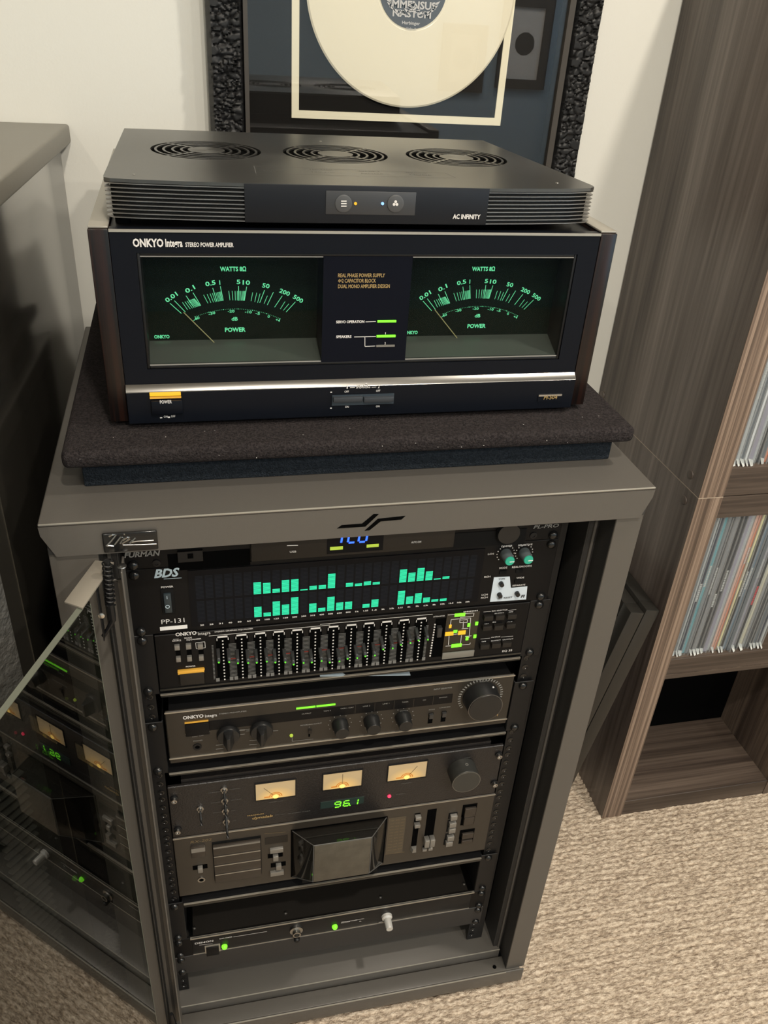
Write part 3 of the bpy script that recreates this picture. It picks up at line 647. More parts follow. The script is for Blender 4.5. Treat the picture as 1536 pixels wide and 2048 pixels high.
def graphic_equalizer():
    z0, z1 = -.1650, -.0828
    t = thing('graphic_equalizer', 'black twelve-band graphic equaliser with rows of slider levers', 'equaliser', (0, .1, z0))
    F = Face(-.002, t)
    plate(t, -.2195, .2195, z0, z1, 'panelk', y=-.002); chassis(t, -.214, .214, z0 + .001, z1 - .002, .0015, .27)
    MB().box(-.2195, .2195, -.0032, -.0021, z0 + .0005, z0 + .0032).build('bottom_trim', 'lipm', t, bevel=.0004)
    marks = MB(); comb = MB(); reds = MB()
    bx = [445, 483, 521, 558, 595, 632, 669, 703.5, 739, 774, 808, 843]
    p0 = unp(447, 1275, 1, F.y); xs = [unp(u, 1276 - (u - 445) * .098, 1, F.y)[0] for u in bx]
    xs = list(np.linspace(xs[0], xs[-1], 12))
    zt = F.at(CC, 787, 700)[2]; zb = F.at(CC, 803, 968)[2]; zm = .5 * (zt + zb)
    led = [(790, 788, 0), (795, 795, 0), (792, 785, 0), (790, 790, 0), (805, 795, 0), (790, 782, 0), (757, 752, 1), (735, 732, 1), (720, 716, 1), (678, 673, 1), (650, 640, 1), (624, 620, 1)]
    ub = [(757, 822), (895, 955), (1025, 1087), (1157, 1217), (1285, 1345), (1415, 1470), (65, 113), (175, 222), (283, 332), (393, 440), (502, 550), (608, 657)]
    frq = ['25', '40', '63', '100', '160', '250', '400', '630', '1.6k', '4k', '6.3k', '16k']
    for i, cx in enumerate(xs):
        MB().box(cx - .0078, cx + .0078, -.0022, -.00205, zb - .001, zt + .004).build('slider_well', 'void', t)
        for z in np.linspace(zt, zb, 13): marks.box(cx - .0008, cx + .0008, -.0034, -.0030, z - .0008, z + .0008)
        tp = MB()
        for q, kx in ((0, cx - .0057), (1, cx + .0057)):
            cc = (CC, CD)[led[i][2]]; z = F.at(cc, ub[i][q], led[i][q])[2]
            k = MB().hexa([(kx - .0020, F.y, z - .001), (kx + .0020, F.y, z - .001), (kx + .0020, F.y, z + .0075), (kx - .0020, F.y, z + .0075)],
                          [(kx - .0017, F.y - .015, z - .0015), (kx + .0017, F.y - .015, z - .0015), (kx + .0017, F.y - .013, z + .0035), (kx - .0017, F.y - .013, z + .0035)])
            kk = k.build('slider_lever', 'slider', t, bevel=.0004, seg=1)
            MB().cyl((kx, F.y - .0149, z - .0003), .0010, .0008, n=8).build('indicator_lamp', 'greend', kk)
        for sx in (-1, 1):
            comb.box(cx + sx * .0058, cx + sx * .0098, -.0034, -.0030, zb - .002, zb + .003)
            marks.box(cx + sx * .0062 - .0004, cx + sx * .0062 + .0004, -.0028, -.0026, zt + .0005, zt + .004)
        marks.box(cx - .0055, cx + .0055, -.0028, -.0026, zt + .0045, zt + .0068)
        if i < 11:
            mx = (cx + xs[i + 1]) / 2; wv = .0042
            for z in np.linspace(zt - .006, zb + .002, 26):
                comb.box(mx - wv, mx + wv, -.0028, -.0026, z - .0003, z + .0003)
            reds.box(mx - wv, mx + wv, -.0030, -.0028, zm + .0006, zm + .0015)
    ccx = xs[-1] + (xs[-1] - xs[-2]) / 2
    for z in np.linspace(zt - .006, zb + .002, 26):
        comb.box(ccx - .004, ccx - .001, -.0028, -.0026, z - .0004, z + .0004); comb.box(xs[0] - .0125, xs[0] - .0105, -.0028, -.0026, z - .0004, z + .0004)
    marks.build('scale_dots', 'w_text', t, smooth=0); c = comb.build('scale_combs', 'combm', t, smooth=0); reds.build('centre_marks', 'redl', t, smooth=0)
    # level slider
    F.box('level_well', CD, 712, 545, 748, 775, .0003, 'void'); F.box('level_lever', CD, 718, 585, 738, 640, .006, 'slider', bevel=.0005); F.box('level_mark', CD, 728, 640, 744, 646, .0005, 'redl')
    d = MB()
    for k in range(13):
        q = F.at(CD, 706 - k * 2.5, 580 + k * 16); d.box(q[0] - .0009, q[0] + .0009, F.y - .0006, F.y, q[2] - .0009, q[2] + .0009)
    F.txt(d, 'ATTENUATOR', CD, 695, 535, 765, .0018)
    # lettering, left hand controls
    F.txt(d, 'SOURCE', CC, 436, 708, 497, .0020); F.txt(d, 'MODE', CC, 520, 688, 572, .0020); F.txt(d, 'EQUALIZER', CC, 535, 700, 638, .0019)
    F.txt(d, 'STEREO GRAPHIC EQUALIZER', CC, 730, 644, 1000, .0018); F.line(d, CC, 440, 692, 480, 689, .0005); F.line(d, CC, 690, 668, 1536, 590, .0006, 'h')
    F.line(d, CD, 0, 578, 690, 528, .0006, 'h'); F.txt(d, 'EQ 35', CD, 1118, 748, 1178, .0030)
    F.txt(d, 'POWER', CC, 530, 887, 598, .0019)
    for (u0, v0, u1, v1) in ((598, 715, 662, 708), (598, 715, 602, 755), (602, 757, 665, 750), (662, 708, 665, 750)): F.line(d, CC, u0, v0, u1, v1, .0005)
    F.txt(d, 'REC SELECTOR', CD, 1055, 500, 1150, .0018); F.line(d, CD, 1003, 502, 1050, 498, .0004); F.line(d, CD, 1155, 492, 1205, 487, .0004)
    F.txt(d, 'OUTPUT', CD, 1050, 662, 1105, .0018); F.line(d, CD, 985, 668, 1045, 662, .0004); F.line(d, CD, 1110, 656, 1185, 650, .0004)
    for (s, u, v, w_) in (('SOURCE', 1005, 527, 1048), ('EQ EFFECT', 1072, 515, 1128), ('OFF', 1158, 506, 1185), ('REC', 1010, 580, 1035), ('EQ', 1060, 568, 1080), ('OUT', 1150, 568, 1180), ('TAPE', 990, 688, 1018), ('EQ EFFECT', 1050, 683, 1108), ('OUTPUT', 1120, 676, 1185)):
        F.txt(d, s, CD, u, v, w_, .0017)
    d.build('lettering', 'w_text', t, smooth=0)
    l = MB(); F.txt(l, 'ONKYO', CC, 458, 670, 606, .0048, bold=.03); F.txt(l, 'Integra', CC, 615, 662, 702, .0042, bold=.0); l.build('brand_lettering', 'w_text', t, smooth=0)
    for (u, v) in ((468, 742), (548, 735), (630, 735)): F.box('button', CC, u - 20, v - 14, u + 20, v + 14, .0035, 'greybtn', bevel=.0004)
    for (u, v) in ((478, 800), (555, 795), (637, 790)):
        w_ = F.box('switch_slot', CC, u - 20, v - 30, u + 20, v + 38, .0004, 'void'); F.box('switch_tip', CC, u - 18, v + 8, u + 18, v + 36, .004, 'greybtn', par=w_, bevel=.0004)
    F.box('power_lamp', CC, 472, 916, 660, 892, .003, 'ambers'); F.box('power_lamp', CC, 472, 906, 658, 912, .0032, 'ambers', bevel=.0004)
    F.box('power_button', CC, 485, 925, 660, 985, .004, 'panel', bevel=.0006)
    # flow diagram window
    qs = [F.at(CD, *p) for p in ((778, 510), (975, 497), (945, 765), (745, 785))]
    x0 = .5 * (qs[0][0] + qs[3][0]); x1 = .5 * (qs[1][0] + qs[2][0]); zz1 = .5 * (qs[0][2] + qs[1][2]); zz0 = .5 * (qs[2][2] + qs[3][2])
    sc = MB().box(x0, x1, F.y - .0016, F.y, zz0, zz1).build('diagram_window', 'diagram', t, bevel=.0005)
    MB().box(x0, x1, F.y - .0034, F.y - .0017, zz0, zz0 + .010).build('window_ledge', 'ledge', sc, bevel=.0006)
    F.y = -.0040; dl = MB(); go = MB(); am = MB()
    def L(*a): F.line(dl, CD, *a, t=.0007)
    L(785, 520, 940, 508); L(945, 508, 942, 528); L(942, 528, 860, 535); L(805, 548, 925, 538); L(805, 548, 800, 582); L(925, 538, 915, 660); L(770, 712, 920, 700); L(920, 700, 922, 690)
    L(880, 560, 878, 600); L(792, 650, 788, 705); L(868, 645, 862, 702); L(870, 605, 910, 602); L(860, 545, 858, 552); L(858, 552, 905, 548); L(905, 548, 903, 566); L(858, 568, 905, 566); L(858, 552, 858, 568); L(890, 652, 930, 648); L(815, 640, 850, 636)
    dl.build('flow_lines', 'w_text', sc, smooth=0)
    def Q(mb, u0, v0, u1, v1): a = F.r(CD, u0, v0, u1, v1); mb.box(a[0], a[1], F.y - .0008, F.y, a[2], a[3])
    Q(go, 828, 514, 890, 526); Q(go, 808, 702, 868, 715); Q(go, 820, 616, 842, 628)
    for (u, v) in ((915, 582), (904, 665), (963, 573), (952, 652)): Q(go, u - 8, v - 9, u + 6, v + 9)
    Q(am, 770, 628, 818, 645); Q(am, 850, 620, 892, 638); Q(am, 794, 582, 806, 600)
    go.build('green_marks', 'green', sc, smooth=0); am.build('amber_marks', 'amber', sc, smooth=0)
    dots = MB()
    for k in range(9):
        q = F.at(CD, 885 + k * 10, 502 - k); dots.cyl((q[0], F.y, q[2]), .0008, .0005, n=6)
    dots.build('dot_row', 'w_text', sc, smooth=0); F.y = -.002
    for (u, v) in ((1028, 525), (1098, 520), (1172, 515), (1020, 585), (1090, 582), (1165, 572), (1005, 700), (1075, 692), (1140, 686)):
        F.box('button', CD, u - 24, v - 6, u + 26, v + 16, .005, 'panel', bevel=.0006)
M['kedge2'] = mat('dark_knob_edge', (.14, .13, .12), .35, .7)
M['combm'] = mat('comb_print', (.15, .15, .145), .5)
M['slider'] = mat('slider_black', (.03, .03, .03), .3, .2, .6)
M['diagram'] = mat('diagram_brown', (.030, .024, .016), .3, spec=.3)
M['ledge'] = mat('grey_ledge', (.22, .22, .20), .3, .4)
graphic_equalizer()
def paper():
    a, b = Vector(unp(640, 1353, 1, -.004)), Vector(unp(821, 1351, 1, -.004)); up = Vector((0, 0, .0006))
    q = [a, b, Vector((b.x + .01, .20, -.1995)), Vector((a.x + .01, .20, -.1905))]
    m = MB().hexa(q, [v + up for v in q])
    tag(m.build('paper_sheet', 'paper', None), 'pale blue sheet lying on the preamplifier, under the equaliser shelf', 'paper')
def preamplifier():
    z0, z1 = -.2860, -.1985; y = -.003
    t = thing('preamplifier', 'brown-black preamplifier with a big volume knob, middle of the rack', 'amplifier', (0, .1, -.3026))
    F = Face(y, t)
    plate(t, -.2175, .2175, z0, z1, 'pre', y=y, th=.004, bevel=.0012); chassis(t, -.213, .213, z0 + .002, z1 - .002, .001, .27)
    for x in (-.17, .17):
        for yy in (.03, .24): MB().lathe((x, yy, -.3027), [(.016, 0), (.016, .0165)], (0, 0, 1), 20).build('foot', 'blackm', t)
    tr = MB().box(-.2175, .2175, y - .0006, y, z1 - .0022, z1 - .0004); tr.box(-.2175, .2175, y - .0012, y - .0001, z0 + .0085, z0 + .0100); tr.build('edge_trim', 'edge', t)
    d = MB()
    F.txt(d, 'STEREO PREAMPLIFIER', CG, 608, 340, 820, .0020)
    F.txt(d, 'POWER', CG, 405, 425, 475, .0020); F.txt(d, 'ON', CG, 400, 515, 440, .0016); F.txt(d, 'OFF', CG, 455, 507, 490, .0016); F.txt(d, 'PHONES', CG, 410, 548, 480, .0018)
    F.txt(d, 'OUTPUT', CG, 1242, 340, 1315, .0018); F.txt(d, 'TAPE 2', CG, 1408, 318, 1465, .0018); F.txt(d, 'RECORDING OUTPUT', CG, 1232, 428, 1395, .0020); F.txt(d, 'A', CG, 1295, 440, 1305, .0018)
    for (s, u, v, w_) in (('TAPE-1 / DAT', 75, 285, 172), ('LINE 2', 240, 268, 292), ('LINE 1', 385, 250, 432), ('TUNER', 525, 238, 572), ('CD', 678, 222, 700), ('PHONO', 798, 205, 855), ('INPUT SELECTOR', 758, 145, 890), ('VOLUME', 1092, 88, 1158)):
        F.txt(d, s, CH, u, v, w_, .0024 if len(s) > 12 else .0019)
    F.txt(d, 'BALANCE', CH, 55, 362, 100, .0016); F.txt(d, 'BASS', CH, 285, 332, 330, .0016); F.txt(d, 'TREBLE', CH, 510, 303, 568, .0016); F.txt(d, 'MODE', CH, 722, 293, 765, .0017); F.txt(d, 'LOUDNESS', CH, 800, 278, 878, .0017)
    for (u, v, w_) in ((700, 468, 805), (735, 495, 805), (815, 466, 905), (1010, 466, 1060), (615, 514, 660), (595, 542, 640), (583, 575, 640), (583, 605, 640), (850, 505, 900), (840, 540, 900), (838, 572, 900)):
        F.line(d, CG, u, v, w_, v - (w_ - u) * .09, .0007)
    F.line(d, CG, 1168, 545, 1330, 527, .0005); F.line(d, CG, 1168, 515, 1168, 545, .0005); F.line(d, CG, 765, 458, 970, 440, .0006)
    d.build('lettering', 'g_text', t, smooth=0)
    l = MB(); F.txt(l, 'ONKYO', CG, 330, 378, 490, .0052, bold=.03); F.txt(l, 'Integra', CG, 500, 362, 592, .0046, bold=.01); l.build('brand_lettering', 'w_text', t, smooth=0)
    F.box('recessed_strip', CG, 530, 395, 1195, 380, .0002, 'panelk')
    sx0 = F.at(CG, 530, 400)[0]; sx1 = F.at(CH, 895, 200)[0]; zz1 = F.at(CG, 530, 392)[2]; zz0 = F.at(CG, 535, 462)[2]
    MB().box(sx0, sx1, y - .0004, y + .001, zz0, zz1).build('display_strip', 'panelk', t)
    gm = MB(); gx0 = F.at(CG, 1200, 296)[0]; gx1 = F.at(CG, 1500, 262)[0]; gz = F.at(CG, 1200, 295)[2]; mid = (gx0 + gx1) / 2
    MB().box(gx0, mid - .0006, y - .0010, y, gz - .001, gz + .0012).build('output_lamp', 'green', t); MB().box(mid + .0006, gx1, y - .0010, y, gz - .001, gz + .0012).build('output_lamp', 'green', t)
    for k in range(1, 6):
        q = F.at(CH, 45 + k * 143, 240 - k * 15); MB().box(q[0] - .0003, q[0] + .0003, y - .0007, y, zz0 + .001, zz1).build('strip_divider', 'pre', t)
    F.box('power_lamp', CG, 342, 402, 525, 385, .002, 'ambers'); F.box('power_button', CG, 345, 412, 535, 478, .0035, 'panelk', bevel=.0006); F.box('button_edge', CG, 348, 492, 538, 472, .0008, 'edge')
    for (u, v) in ((678, 490), (932, 455)):
        q = F.at(CG, u, v); kn = MB().lathe(q, [(.0140, -.0005), (.0140, .004), (.0130, .006), (.0105, .0065)], n=32).build('selector_knob', 'knob', t)
        p = MB().hexa([(q[0] - .007, y - .006, q[2] - .010), (q[0] + .007, y - .006, q[2] - .010), (q[0] + .006, y - .006, q[2] + .010), (q[0] - .006, y - .006, q[2] + .010)],
                      [(q[0] - .0025, y - .019, q[2] - .0105), (q[0] + .0015, y - .019, q[2] - .0105), (q[0] + .0015, y - .019, q[2] + .010), (q[0] - .0025, y - .019, q[2] + .010)])
        p.build('knob_grip', 'knob', kn, bevel=.0008)
    for (u, v) in ((72, 392), (302, 365), (532, 340)):
        q = F.at(CH, u, v); kn = MB().lathe(q, [(.0105, 0), (.0105, .006), (.0092, .008), (.0090, .017), (.0085, .0178)], n=32).build('tone_knob', 'knob', t)
        dm = MB()
        for k in range(11):
            a = math.radians(-60 + 300 * k / 10); dm.cyl((q[0] + .0145 * math.cos(a), y, q[2] + .0145 * math.sin(a)), .0006, .0004, n=6)
        dm.build('scale_dots', 'g_text', t, smooth=0)
    q = F.at(CH, 1100, 190)
    kn = MB().lathe(q, [(.0240, -.0005), (.0240, .003), (.0232, .0045), (.0228, .020), (.0215, .0222)], n=56).build('volume_knob', 'knob', t)
    MB().ring((q[0], y - .0205, q[2]), .0205, .0227, .0010, n=56).build('knob_rim', 'kedge2', kn)
    MB().cyl((q[0] + .012, y - .0075, q[2] + .0202), .0012, .0010, (0.4, 0, 1), 8).build('knob_dot', 'white', kn)
    dm = MB()
    for k in range(31):
        a = math.radians(-35 + 250 * k / 30); cx, cz = q[0] + .0285 * math.cos(a), q[2] + .0285 * math.sin(a); r = .0010
        dm.prism([(-.0007, -.0018), (.0007, -.0018), (.0007, .0018), (-.0007, .0018)], lambda p, k_, a=a, cx=cx, cz=cz: (cx + p[1] * math.cos(a) - p[0] * math.sin(a), y - .0004 * k_, cz + p[1] * math.sin(a) + p[0] * math.cos(a)))
    dm.build('volume_scale', 'g_text', t, smooth=0)
    q = F.at(CG, 440, 588); MB().ring((q[0], y, q[2]), .0030, .0052, .0012, n=24).build('phones_socket', 'black', t); MB().cyl((q[0], y + .0001, q[2]), .0031, .0004, n=20).build('socket_hole', 'void', t)
    F.knob('yellow_lamp', CG, 1162, 500, .0022, .002, 'yel', n=14)
    F.box('slide_slot', CG, 1294, 455, 1306, 510, .0004, 'void'); F.box('slide_tip', CG, 1292, 455, 1318, 475, .003, 'panel')
    for (u, v) in ((735, 350), (830, 338)):
        s = F.box('lever_slot', CH, u - 12, v - 35, u + 12, v + 36, .0004, 'void'); F.box('lever_tip', CH, u - 11, v - 34, u + 14, v - 10, .004, 'slider', par=s)
    g = MB(); F.txt(g, 'P-304', CH, 1170, 340, 1226, .0050, bold=.02, shear=.2); g.build('model_lettering', 'gold', t, smooth=0)
preamplifier(); paper()
def tuner():
    z0, z1 = -.4295, -.3315; y = 0
    t = thing('radio_tuner', 'dark radio tuner with three lit amber meters and green digits', 'tuner', (0, .1, z0))
    F = Face(y, t)
    plate(t, -.2243, .2225, z0, z1, 'tuner', y=y, th=.005, bevel=.001); chassis(t, -.207, .205, z0 + .0005, z1 + .0055, .0055, .25, 'tuner')
    for (c, u, v) in ((CG, 262, 985), (CG, 290, 1222), (CH, 1232, 615), (CH, 1200, 822)):
        q = F.at(c, u, v); s = MB().lathe(q, [(.0052, 0), (.0052, .0018), (.0046, .0022)], n=18).build('washer', 'black', t)
        MB().lathe((q[0], y - .002, q[2]), [(.0036, 0), (.0036, .0042), (.002, .0044), (.0019, .003)], n=16).build('hex_bolt', 'steel', s)
    # toggles
    for (u, v, du, dv) in ((462, 1062, 40, 130), (645, 915, 22, 80), (650, 1000, 30, 70), (655, 1078, 30, 80), (662, 1160, 26, 72)):
        q = F.at(CG, u, v); tg = MB().lathe(q, [(.0048, 0), (.0046, .0016), (.0028, .002), (.0028, .0055)], n=12).build('toggle_switch', 'steel', t)
        MB().tube([(q[0], y - .005, q[2]), (q[0] + .0004, y - .013, q[2] - .0065), (q[0] + .0006, y - .018, q[2] - .0115)], [.0014, .0018, .0021], 10).build('toggle_lever', 'knob', tg)
    # meters
    for (c, u0, v0, u1, v1, nd) in ((CG, 885, 878, 1192, 958, -38), (CG, 1408, 800, 1700, 890, 0), (CH, 430, 697, 700, 775, 33)):
        if u1 == 1700: a = F.at(CG, 1408, 800); b = F.at(CH, 228, 838); c2 = F.at(CG, 1408, 925)
        elif c is CG: a = F.at(CG, 887, 876); b = F.at(CG, 1192, 965); c2 = F.at(CG, 893, 997)
        else: a = F.at(CH, 430, 697); b = F.at(CH, 698, 773); c2 = F.at(CH, 428, 815)
        x0, x1, za, zb = a[0], b[0], (b[2] + c2[2]) / 2, a[2]
        fr = MB(); g = .0013
        for bx in ((x0 - g, x0, za - g, zb + g), (x1, x1 + g, za - g, zb + g), (x0, x1, zb, zb + g), (x0, x1, za - g, za)): fr.box(bx[0], bx[1], y - .0014, y, bx[2], bx[3])
        mt = fr.build('meter', 'black', t)
        MB().box(x0, x1, y - .0004, y - .0001, za, zb).build('meter_face', 'meterface', mt, origin=((x0 + x1) / 2, y, za))
        d = MB(); cx, cz = (x0 + x1) / 2, za + .003
        for r in (.0075, .0050):
            for k in range(12):
                a0, a1 = math.radians(180 * k / 12), math.radians(180 * (k + 1) / 12)
                d.add([(cx + r * math.cos(a0), y - .0006, cz + r * math.sin(a0)), (cx + r * math.cos(a1), y - .0006, cz + r * math.sin(a1)), (cx + (r + .0013) * math.cos(a1), y - .0006, cz + (r + .0013) * math.sin(a1)), (cx + (r + .0013) * math.cos(a0), y - .0006, cz + (r + .0013) * math.sin(a0))], [(0, 1, 2, 3)])
        d.box(cx - .015, cx - .007, y - .0008, y - .0006, cz, cz + .002)
        d.build('meter_emblem', 'orange', mt, smooth=0)
        MB().cyl((cx, y - .0005, cz), .0034, .0004, n=20).build('meter_bulb', 'bulb', mt)
        nl = (zb - za) * .78; an = math.radians(nd)
        p = Vector((cx, y - .001, cz)); MB().tube([p + Vector((math.sin(an), 0, math.cos(an))) * .006, p + Vector((math.sin(an), 0, math.cos(an))) * nl], .00022, 5).build('meter_needle', 'blackm', mt)
    # frequency display
    a = F.at(CG, 1385, 1015); b = F.at(CH, 245, 970); MB().box(a[0], b[0], y - .001, y, b[2], a[2]).build('display_window', 'greendisp', t)
    d = MB(); q = F.at(CH, 30, 1000); h = .0105; wv = .0078
    seg7(d, '9', q[0], q[2], wv, h, .0016, y - .0012); seg7(d, '6', F.at(CH, 95, 990)[0], q[2], wv, h, .0016, y - .0012); seg7(d, '1', F.at(CH, 176, 975)[0] - .002, q[2], wv * .8, h, .0016, y - .0012)
    qd = F.at(CH, 145, 978); d.cyl((qd[0], y - .0012, q[2]), .0009, .0004, n=8); d.build('frequency_digits', 'green', t)
    F.knob('red_lamp', CH, 433, 920, .0026, .002, 'red', n=16)
    d = MB(); F.txt(d, 'CENTER TUNE', CG, 990, 1018, 1095, .0016); F.txt(d, 'SIGNAL', CH, 522, 832, 598, .0016); F.txt(d, 'STEREO', CH, 483, 912, 550, .0016); F.txt(d, 'TUNING', CH, 980, 645, 1025, .0016)
    F.txt(d, 'FT-101', CG, 1040, 1115, 1112, .0018); F.txt(d, 'FM STEREO TUNER', CG, 1135, 1105, 1308, .0018)
    for (s, u, v, w_) in (('STEREO', 525, 945, 615), ('NARROW', 690, 918, 768), ('HIGH BLEND', 545, 1022, 620), ('MUTING', 700, 1000, 780), ('MONO', 560, 1098, 625), ('WIDE', 700, 1082, 732), ('OFF', 600, 1178, 625), ('OFF', 708, 1160, 738)):
        F.txt(d, s, CG, u, v, w_, .0015)
    d.build('lettering', 'd_text', t, smooth=0)
    g = MB(); F.txt(g, 'MAGNUM', CG, 825, 1122, 950, .0024); F.txt(g, 'dynalab', CG, 862, 1145, 1020, .0046, bold=.02, shear=.2); g.build('brand_lettering', 'gold', t, smooth=0)
    q = F.at(CH, 962, 722); kn = MB().lathe(q, [(.0200, -.0005), (.0200, .022), (.0188, .0236)], n=56).build('tuning_knob', 'knobsat', t)
    MB().ring((q[0], y - .0225, q[2]), .0182, .0199, .0009, n=56).build('knob_rim', 'kedge', kn)
    MB().lathe((q[0] + .002, y - .0105, q[2] + .0198), [(.0022, 0), (.0022, .0005), (.0012, .0005), (.0011, -.0005)], (0.1, 0, 1), 14).build('set_screw', 'greybtn', kn)
M['knobsat'] = mat('satin_black_knob', (.045, .045, .041), .38, .4, .5)
M['kedge'] = mat('knob_edge', (.16, .155, .14), .35, .7)
M['greendisp'] = mat('green_display_glass', (.020, .035, .030), .3)
M['bulb'] = glow('meter_bulb_glow', (1, .62, .12), 2.0)
M['orange'] = mat('orange_print', (.45, .16, .02), .5, emit=(.6, .2, .02), estr=.35)
def meter_material():
    m = glow('meter_paper', (1, .6, .25), 1); nt = m.node_tree; b = nt.nodes['Principled BSDF']
    b.inputs['Base Color'].default_value = (.30, .22, .12, 1)
    tc = nt.nodes.new('ShaderNodeTexCoord'); mp = nt.nodes.new('ShaderNodeMapping'); mp.inputs['Scale'].default_value = (38, 1, 46); nt.links.new(tc.outputs['Object'], mp.inputs[0])
    g = nt.nodes.new('ShaderNodeTexGradient'); g.gradient_type = 'SPHERICAL'; nt.links.new(mp.outputs[0], g.inputs[0])
    r = nt.nodes.new('ShaderNodeValToRGB'); e = r.color_ramp.elements; e[0].color = (.32, .23, .12, 1); e[1].color = (1.0, .56, .10, 1); nt.links.new(g.outputs[1], r.inputs[0])
    nt.links.new(r.outputs[0], b.inputs['Emission Color']); b.inputs['Emission Strength'].default_value = .72
    return m
M['meterface'] = meter_material()
tuner()
def cassette_deck():
    z0, z1 = -.5590, -.4325; y = .001
    t = thing('cassette_deck', 'bronze-black cassette deck with a protruding smoked tape compartment', 'tape deck', (0, .1, -.5712))
    F = Face(y, t)
    plate(t, -.2245, .2245, z0, z1, 'deck', y=y, th=.005, bevel=.0008); chassis(t, -.220, .220, z0 + .001, z1 - .001, .0065, .26)
    for x in (-.17, .17):
        for yy in (.03, .24): MB().lathe((x, yy, -.5714), [(.015, 0), (.015, .013)], (0, 0, 1), 20).build('foot', 'blackm', t)
    MB().box(-.2245, .2245, y - .0010, y, z1 - .0018, z1 - .0002).build('top_trim', 'edge', t)
    # compartment
    ys = -.050
    B = [F.at(CI, 1095, 160), F.at(CJ, 385, 50), F.at(CJ, 372, 355), F.at(CI, 1090, 520)]
    Fr = [F.at(CI, 1258, 280, ys), F.at(CJ, 290, 185, ys), F.at(CJ, 277, 440, ys), F.at(CI, 1250, 550, ys)]
    bx0, bx1, bz1, bz0 = (B[0][0] + B[3][0]) / 2, (B[1][0] + B[2][0]) / 2, (B[0][2] + B[1][2]) / 2, (B[2][2] + B[3][2]) / 2
    fx0, fx1, fz1, fz0 = (Fr[0][0] + Fr[3][0]) / 2, (Fr[1][0] + Fr[2][0]) / 2, (Fr[0][2] + Fr[1][2]) / 2, (Fr[2][2] + Fr[3][2]) / 2
    fz0 = max(fz0, bz0 + .004)
    MB().box(bx0 - .002, bx1 + .002, y - .0004, y + .001, bz0 - .001, bz1 + .002).build('compartment_well', 'void', t)
    bq = [(bx0, y - .0008, bz1), (bx1, y - .0008, bz1), (bx1, y - .0008, bz0), (bx0, y - .0008, bz0)]; fq = [(fx0, ys, fz1), (fx1, ys, fz1), (fx1, ys, fz0), (fx0, ys, fz0)]
    cv = MB().hexa(bq, fq).build('tape_cover', 'smokebox', t, bevel=.0008)
    MB().box(fx0 + .001, fx1 - .001, ys - .0012, ys - .0001, fz0 + .0005, fz1 - .0005).build('cover_front', 'smokefront', cv, bevel=.0003)
    r = MB()
    for a, b in zip(bq, fq): r.tube([a, b], .0006, 6)
    for i in range(4): r.tube([fq[i], fq[(i + 1) % 4]], .0006, 6)
    r.build('cover_edges', 'd_text', cv)
    MB().box(bx0 + .012, bx1 - .012, -.018, y - .001, bz0 + .008, bz1 - .012).build('tape_transport', 'blackm', cv)
    # left controls
    F.box('eject_button', CI, 312, 275, 425, 340, .0035, 'deckbtn', bevel=.0005); F.box('button_edge', CI, 315, 285, 424, 298, .0040, 'greybtn')
    x0 = F.at(CI, 480, 250)[0]; x1 = F.at(CI, 850, 350)[0]; zt = F.at(CI, 480, 262)[2]; zb = F.at(CI, 500, 540)[2]
    MB().box(x0 - .001, x1 + .001, y - .0004, y + .001, zb, zt + .004).build('transport_panel', 'blackm', t)
    n = 4; hh = (zt - zb) / n
    for k in range(n):
        za = zt - (k + 1) * hh; b = MB().box(x0, x1, y - .0050, y - .0005, za + .0006, za + hh - .0004).build('transport_key', 'deckbtn', t, bevel=.0006)
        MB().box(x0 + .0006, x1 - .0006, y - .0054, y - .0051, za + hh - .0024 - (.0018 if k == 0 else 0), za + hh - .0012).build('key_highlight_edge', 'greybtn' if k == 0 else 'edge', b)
    for (c, u, v, s) in ((CI, 385, 440, 1), (CI, 962, 350, 0), (CI, 985, 420, 0)):
        F.box('slide_slot', c, u - 58, v - 10, u + 58, v + 4, .0004, 'void'); F.box('slide_tip', c, u - 20, v - 14, u + 22, v + 14, .006, 'greybtn', bevel=.0008)
    q = F.at(CI, 395, 533); so = MB().ring((q[0], y, q[2]), .0032, .0052, .0012, n=24).build('phones_socket', 'steel', t); MB().cyl((q[0], y - .0001, q[2]), .0032, .0003, n=18).build('socket_hole', 'void', so)
    F.box('button', CI, 920, 292, 1022, 306, .004, 'greybtn', bevel=.0005); F.box('button', CI, 922, 468, 1026, 480, .004, 'greybtn', bevel=.0005)
    MB().box(*(lambda r: (r[0], r[1], y - .0006, y, r[2], r[3]))(F.r(CI, 882, 215, 1058, 240))).build('counter_window', 'panel', t)
    # right: printed table, faders, buttons
    x0, x1, za, zb = F.at(CJ, 385, 300)[0], F.at(CJ, 530, 60)[0], F.at(CJ, 382, 310)[2], F.at(CJ, 400, 60)[2]
    tb = MB().box(x0, x1, y - .0006, y, za, zb).build('reference_table', 'tablep', t)
    d = MB()
    for k in range(11):
        z = zb - .004 - k * (zb - za - .008) / 11
        for j in range(3): text(d, ['NORMAL', 'CrO2 SX', 'METAL', '70 EQ', '120 EQ', 'DOLBY'][(k + j * 2) % 6], x0 + .003 + j * (x1 - x0) / 3.3, z - .002, (x1 - x0) / 4.6, .0016, y - .0009)
    d.build('table_print', 'goldd', tb, smooth=0)
    for (u, v0, v1, lv) in ((610, 20, 300, 60), (700, 0, 290, 200)):
        wv = 18 if u == 610 else 40
        a = F.at(CJ, u - wv, v0 + 8); b = F.at(CJ, u + wv - 30 * (u == 700), v1 - 20); xa, xb = a[0], F.at(CJ, u + wv, v0)[0]
    xa, xb = F.at(CJ, 592, 25)[0], F.at(CJ, 632, 25)[0]; za, zb = F.at(CJ, 572, 285)[2], F.at(CJ, 610, 22)[2]; cx = (xa + xb) / 2
